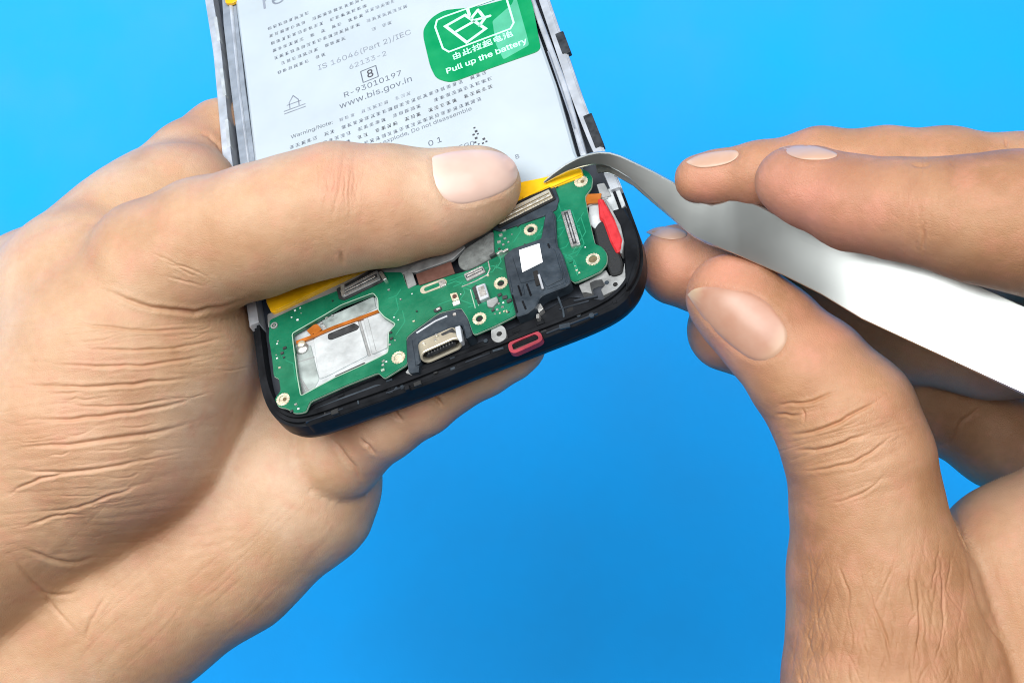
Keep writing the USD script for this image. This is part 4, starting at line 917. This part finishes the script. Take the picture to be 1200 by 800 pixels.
# ---- right hand: holding the tweezers between thumb and fingers
rh = dict(palm=[
    ([J(1035, 700, 105, 105), J(1050, 810, 105, 122), J(1090, 960, 102, 150)], 8, 0.9),
    ([J(1187, 657, 97, 91), J(1215, 720, 97, 105), J(1180, 900, 97, 130)], 2.0, 0.9),
    ([J(1215, 680, 97, 92), J(1360, 560, 108, 110), J(1420, 400, 118, 90)], 8, 1.0),
    ([J(1330, 640, 97, 120), J(1300, 850, 97, 160), J(1260, 1000, 97, 170)], 8, 0.9),
    ([J(1420, 400, 114, 90), J(1400, 560, 104, 110)], 8, 1.0)],
  fingers=[
    ([[J(853, 347, 101, 49), J(872, 362, 103, 55), J(905, 393, 105, 60), J(950, 440, 107, 70), J(990, 490, 108, 82), J(1008, 540, 108, 84), J(1017, 600, 107, 88), J(1026, 660, 106, 98), J(1035, 710, 105, 106)]], 4.0),
    ([[J(925, 213, 120, 41), J(950, 220, 122, 46), J(1000, 238, 126, 54), J(1055, 245, 130, 58), J(1100, 250, 133, 63), J(1145, 256, 135, 73), J(1190, 258, 136, 80), J(1300, 296, 134, 84), J(1410, 370, 124, 80)]], 5.0),
    ([[J(819, 210, 104, 29), J(845, 207, 105, 30), J(890, 204, 108, 37), J(960, 195, 112, 44), J(1040, 199, 114, 48), J(1110, 207, 115, 56), J(1200, 228, 116, 70), J(1330, 290, 116, 66), J(1410, 380, 113, 66)]], 5.0),
    ([[J(795, 311, 88, 48), J(830, 318, 87, 50), J(930, 350, 82, 50), J(1060, 394, 76, 55), J(1160, 394, 78, 72), J(1300, 388, 90, 84), J(1400, 440, 102, 66)]], 5.0),
    ([[J(855, 386, 80, 50), J(900, 400, 78, 49), J(1000, 425, 70, 47), J(1110, 474, 64, 56), J(1175, 512, 64, 60), J(1290, 550, 78, 70), J(1400, 540, 94, 76)]], 5.0),
  ])
RC = [([(905, 471), (925, 475), (941, 474), (990, 456)], 0.45, 2.2), ([(905, 487), (925, 486), (941, 484)], 0.4, 2.0), ([(911, 509), (941, 512), (986, 494), (1042, 461)], 0.6, 2.6),
      ([(920, 530), (959, 528), (1008, 512), (1031, 504)], 0.5, 2.4), ([(927, 551), (981, 550), (1013, 537), (1053, 503)], 0.42, 2.2), ([(963, 591), (1008, 582), (1044, 552)], 0.26, 2.0),
      ([(940, 474), (943, 490), (939, 500)], 0.25, 1.8), ([(1112, 584), (1130, 633), (1139, 656), (1148, 710), (1184, 775)], 0.7, 3.4),
      ([(1013, 674), (1022, 705), (1040, 750), (1049, 797)], 0.38, 2.0), ([(1071, 660), (1080, 705), (1076, 750), (1080, 797)], 0.36, 2.0), ([(980, 656), (994, 690), (996, 720)], 0.26, 1.8),
      ([(1103, 645), (1105, 700), (1110, 760)], 0.28, 1.8), ([(1140, 690), (1160, 730), (1190, 770)], 0.3, 2.0),
      ([(1080, 255), (1084, 275), (1080, 300)], 0.28, 2.4), ([(1065, 190), (1080, 197), (1092, 190)], 0.3, 2.4), ([(1110, 186), (1120, 198)], 0.25, 2), ([(1178, 160), (1180, 175)], 0.3, 2.0),
      ([(1165, 470), (1130, 488), (1112, 525)], 0.3, 3)]
for i in range(60):                                   # the net of fine lines over the thumb's root
    x = rw.uniform(930, 1125); y = rw.uniform(630, 780); n = rw.uniform(35, 90); q = rw.choice([-0.42, 0.45, 0.22, 0.12, -0.15])
    RC.append(([(x, y), (x + q * n * 0.3 + rw.uniform(-4, 4), y + n * 0.35), (x + q * n * 0.7 + rw.uniform(-4, 4), y + n * 0.7), (x + q * n, y + n)], rw.uniform(0.05, 0.15), rw.uniform(1.3, 1.9)))
for i in range(10):
    x = rw.uniform(920, 1000); y = rw.uniform(462, 560); n = rw.uniform(15, 45)
    RC.append(([(x, y), (x + n, y - n * 0.25)], rw.uniform(0.06, 0.12), 1.4))
RN = [dict(poly=[(806, 345), (808, 338), (818, 335), (850, 337), (880, 341), (905, 358), (922, 378), (927, 394), (921, 410), (905, 423), (885, 426), (868, 414), (846, 396), (825, 375)], tip=(808, 342), base=(922, 412), free=0.90),
      dict(pale=1, poly=[(804, 190), (814, 182), (840, 177), (870, 175), (866, 187), (850, 194), (825, 198), (812, 197)], tip=(805, 193), base=(868, 180), free=0.9),
      dict(pale=1, poly=[(914, 173), (930, 169), (955, 170), (990, 182), (975, 188), (950, 189), (928, 186)], tip=(915, 178), base=(988, 184), free=0.9),
      dict(pale=1, poly=[(757, 272), (770, 264), (800, 268), (812, 276), (800, 281), (775, 281)], tip=(757, 270), base=(812, 276), free=0.9)]
right = build_hand(dict(label='right hand holding steel tweezers between thumb and fingertips', category='hand', group='hands of the repairer'), rh, 5,
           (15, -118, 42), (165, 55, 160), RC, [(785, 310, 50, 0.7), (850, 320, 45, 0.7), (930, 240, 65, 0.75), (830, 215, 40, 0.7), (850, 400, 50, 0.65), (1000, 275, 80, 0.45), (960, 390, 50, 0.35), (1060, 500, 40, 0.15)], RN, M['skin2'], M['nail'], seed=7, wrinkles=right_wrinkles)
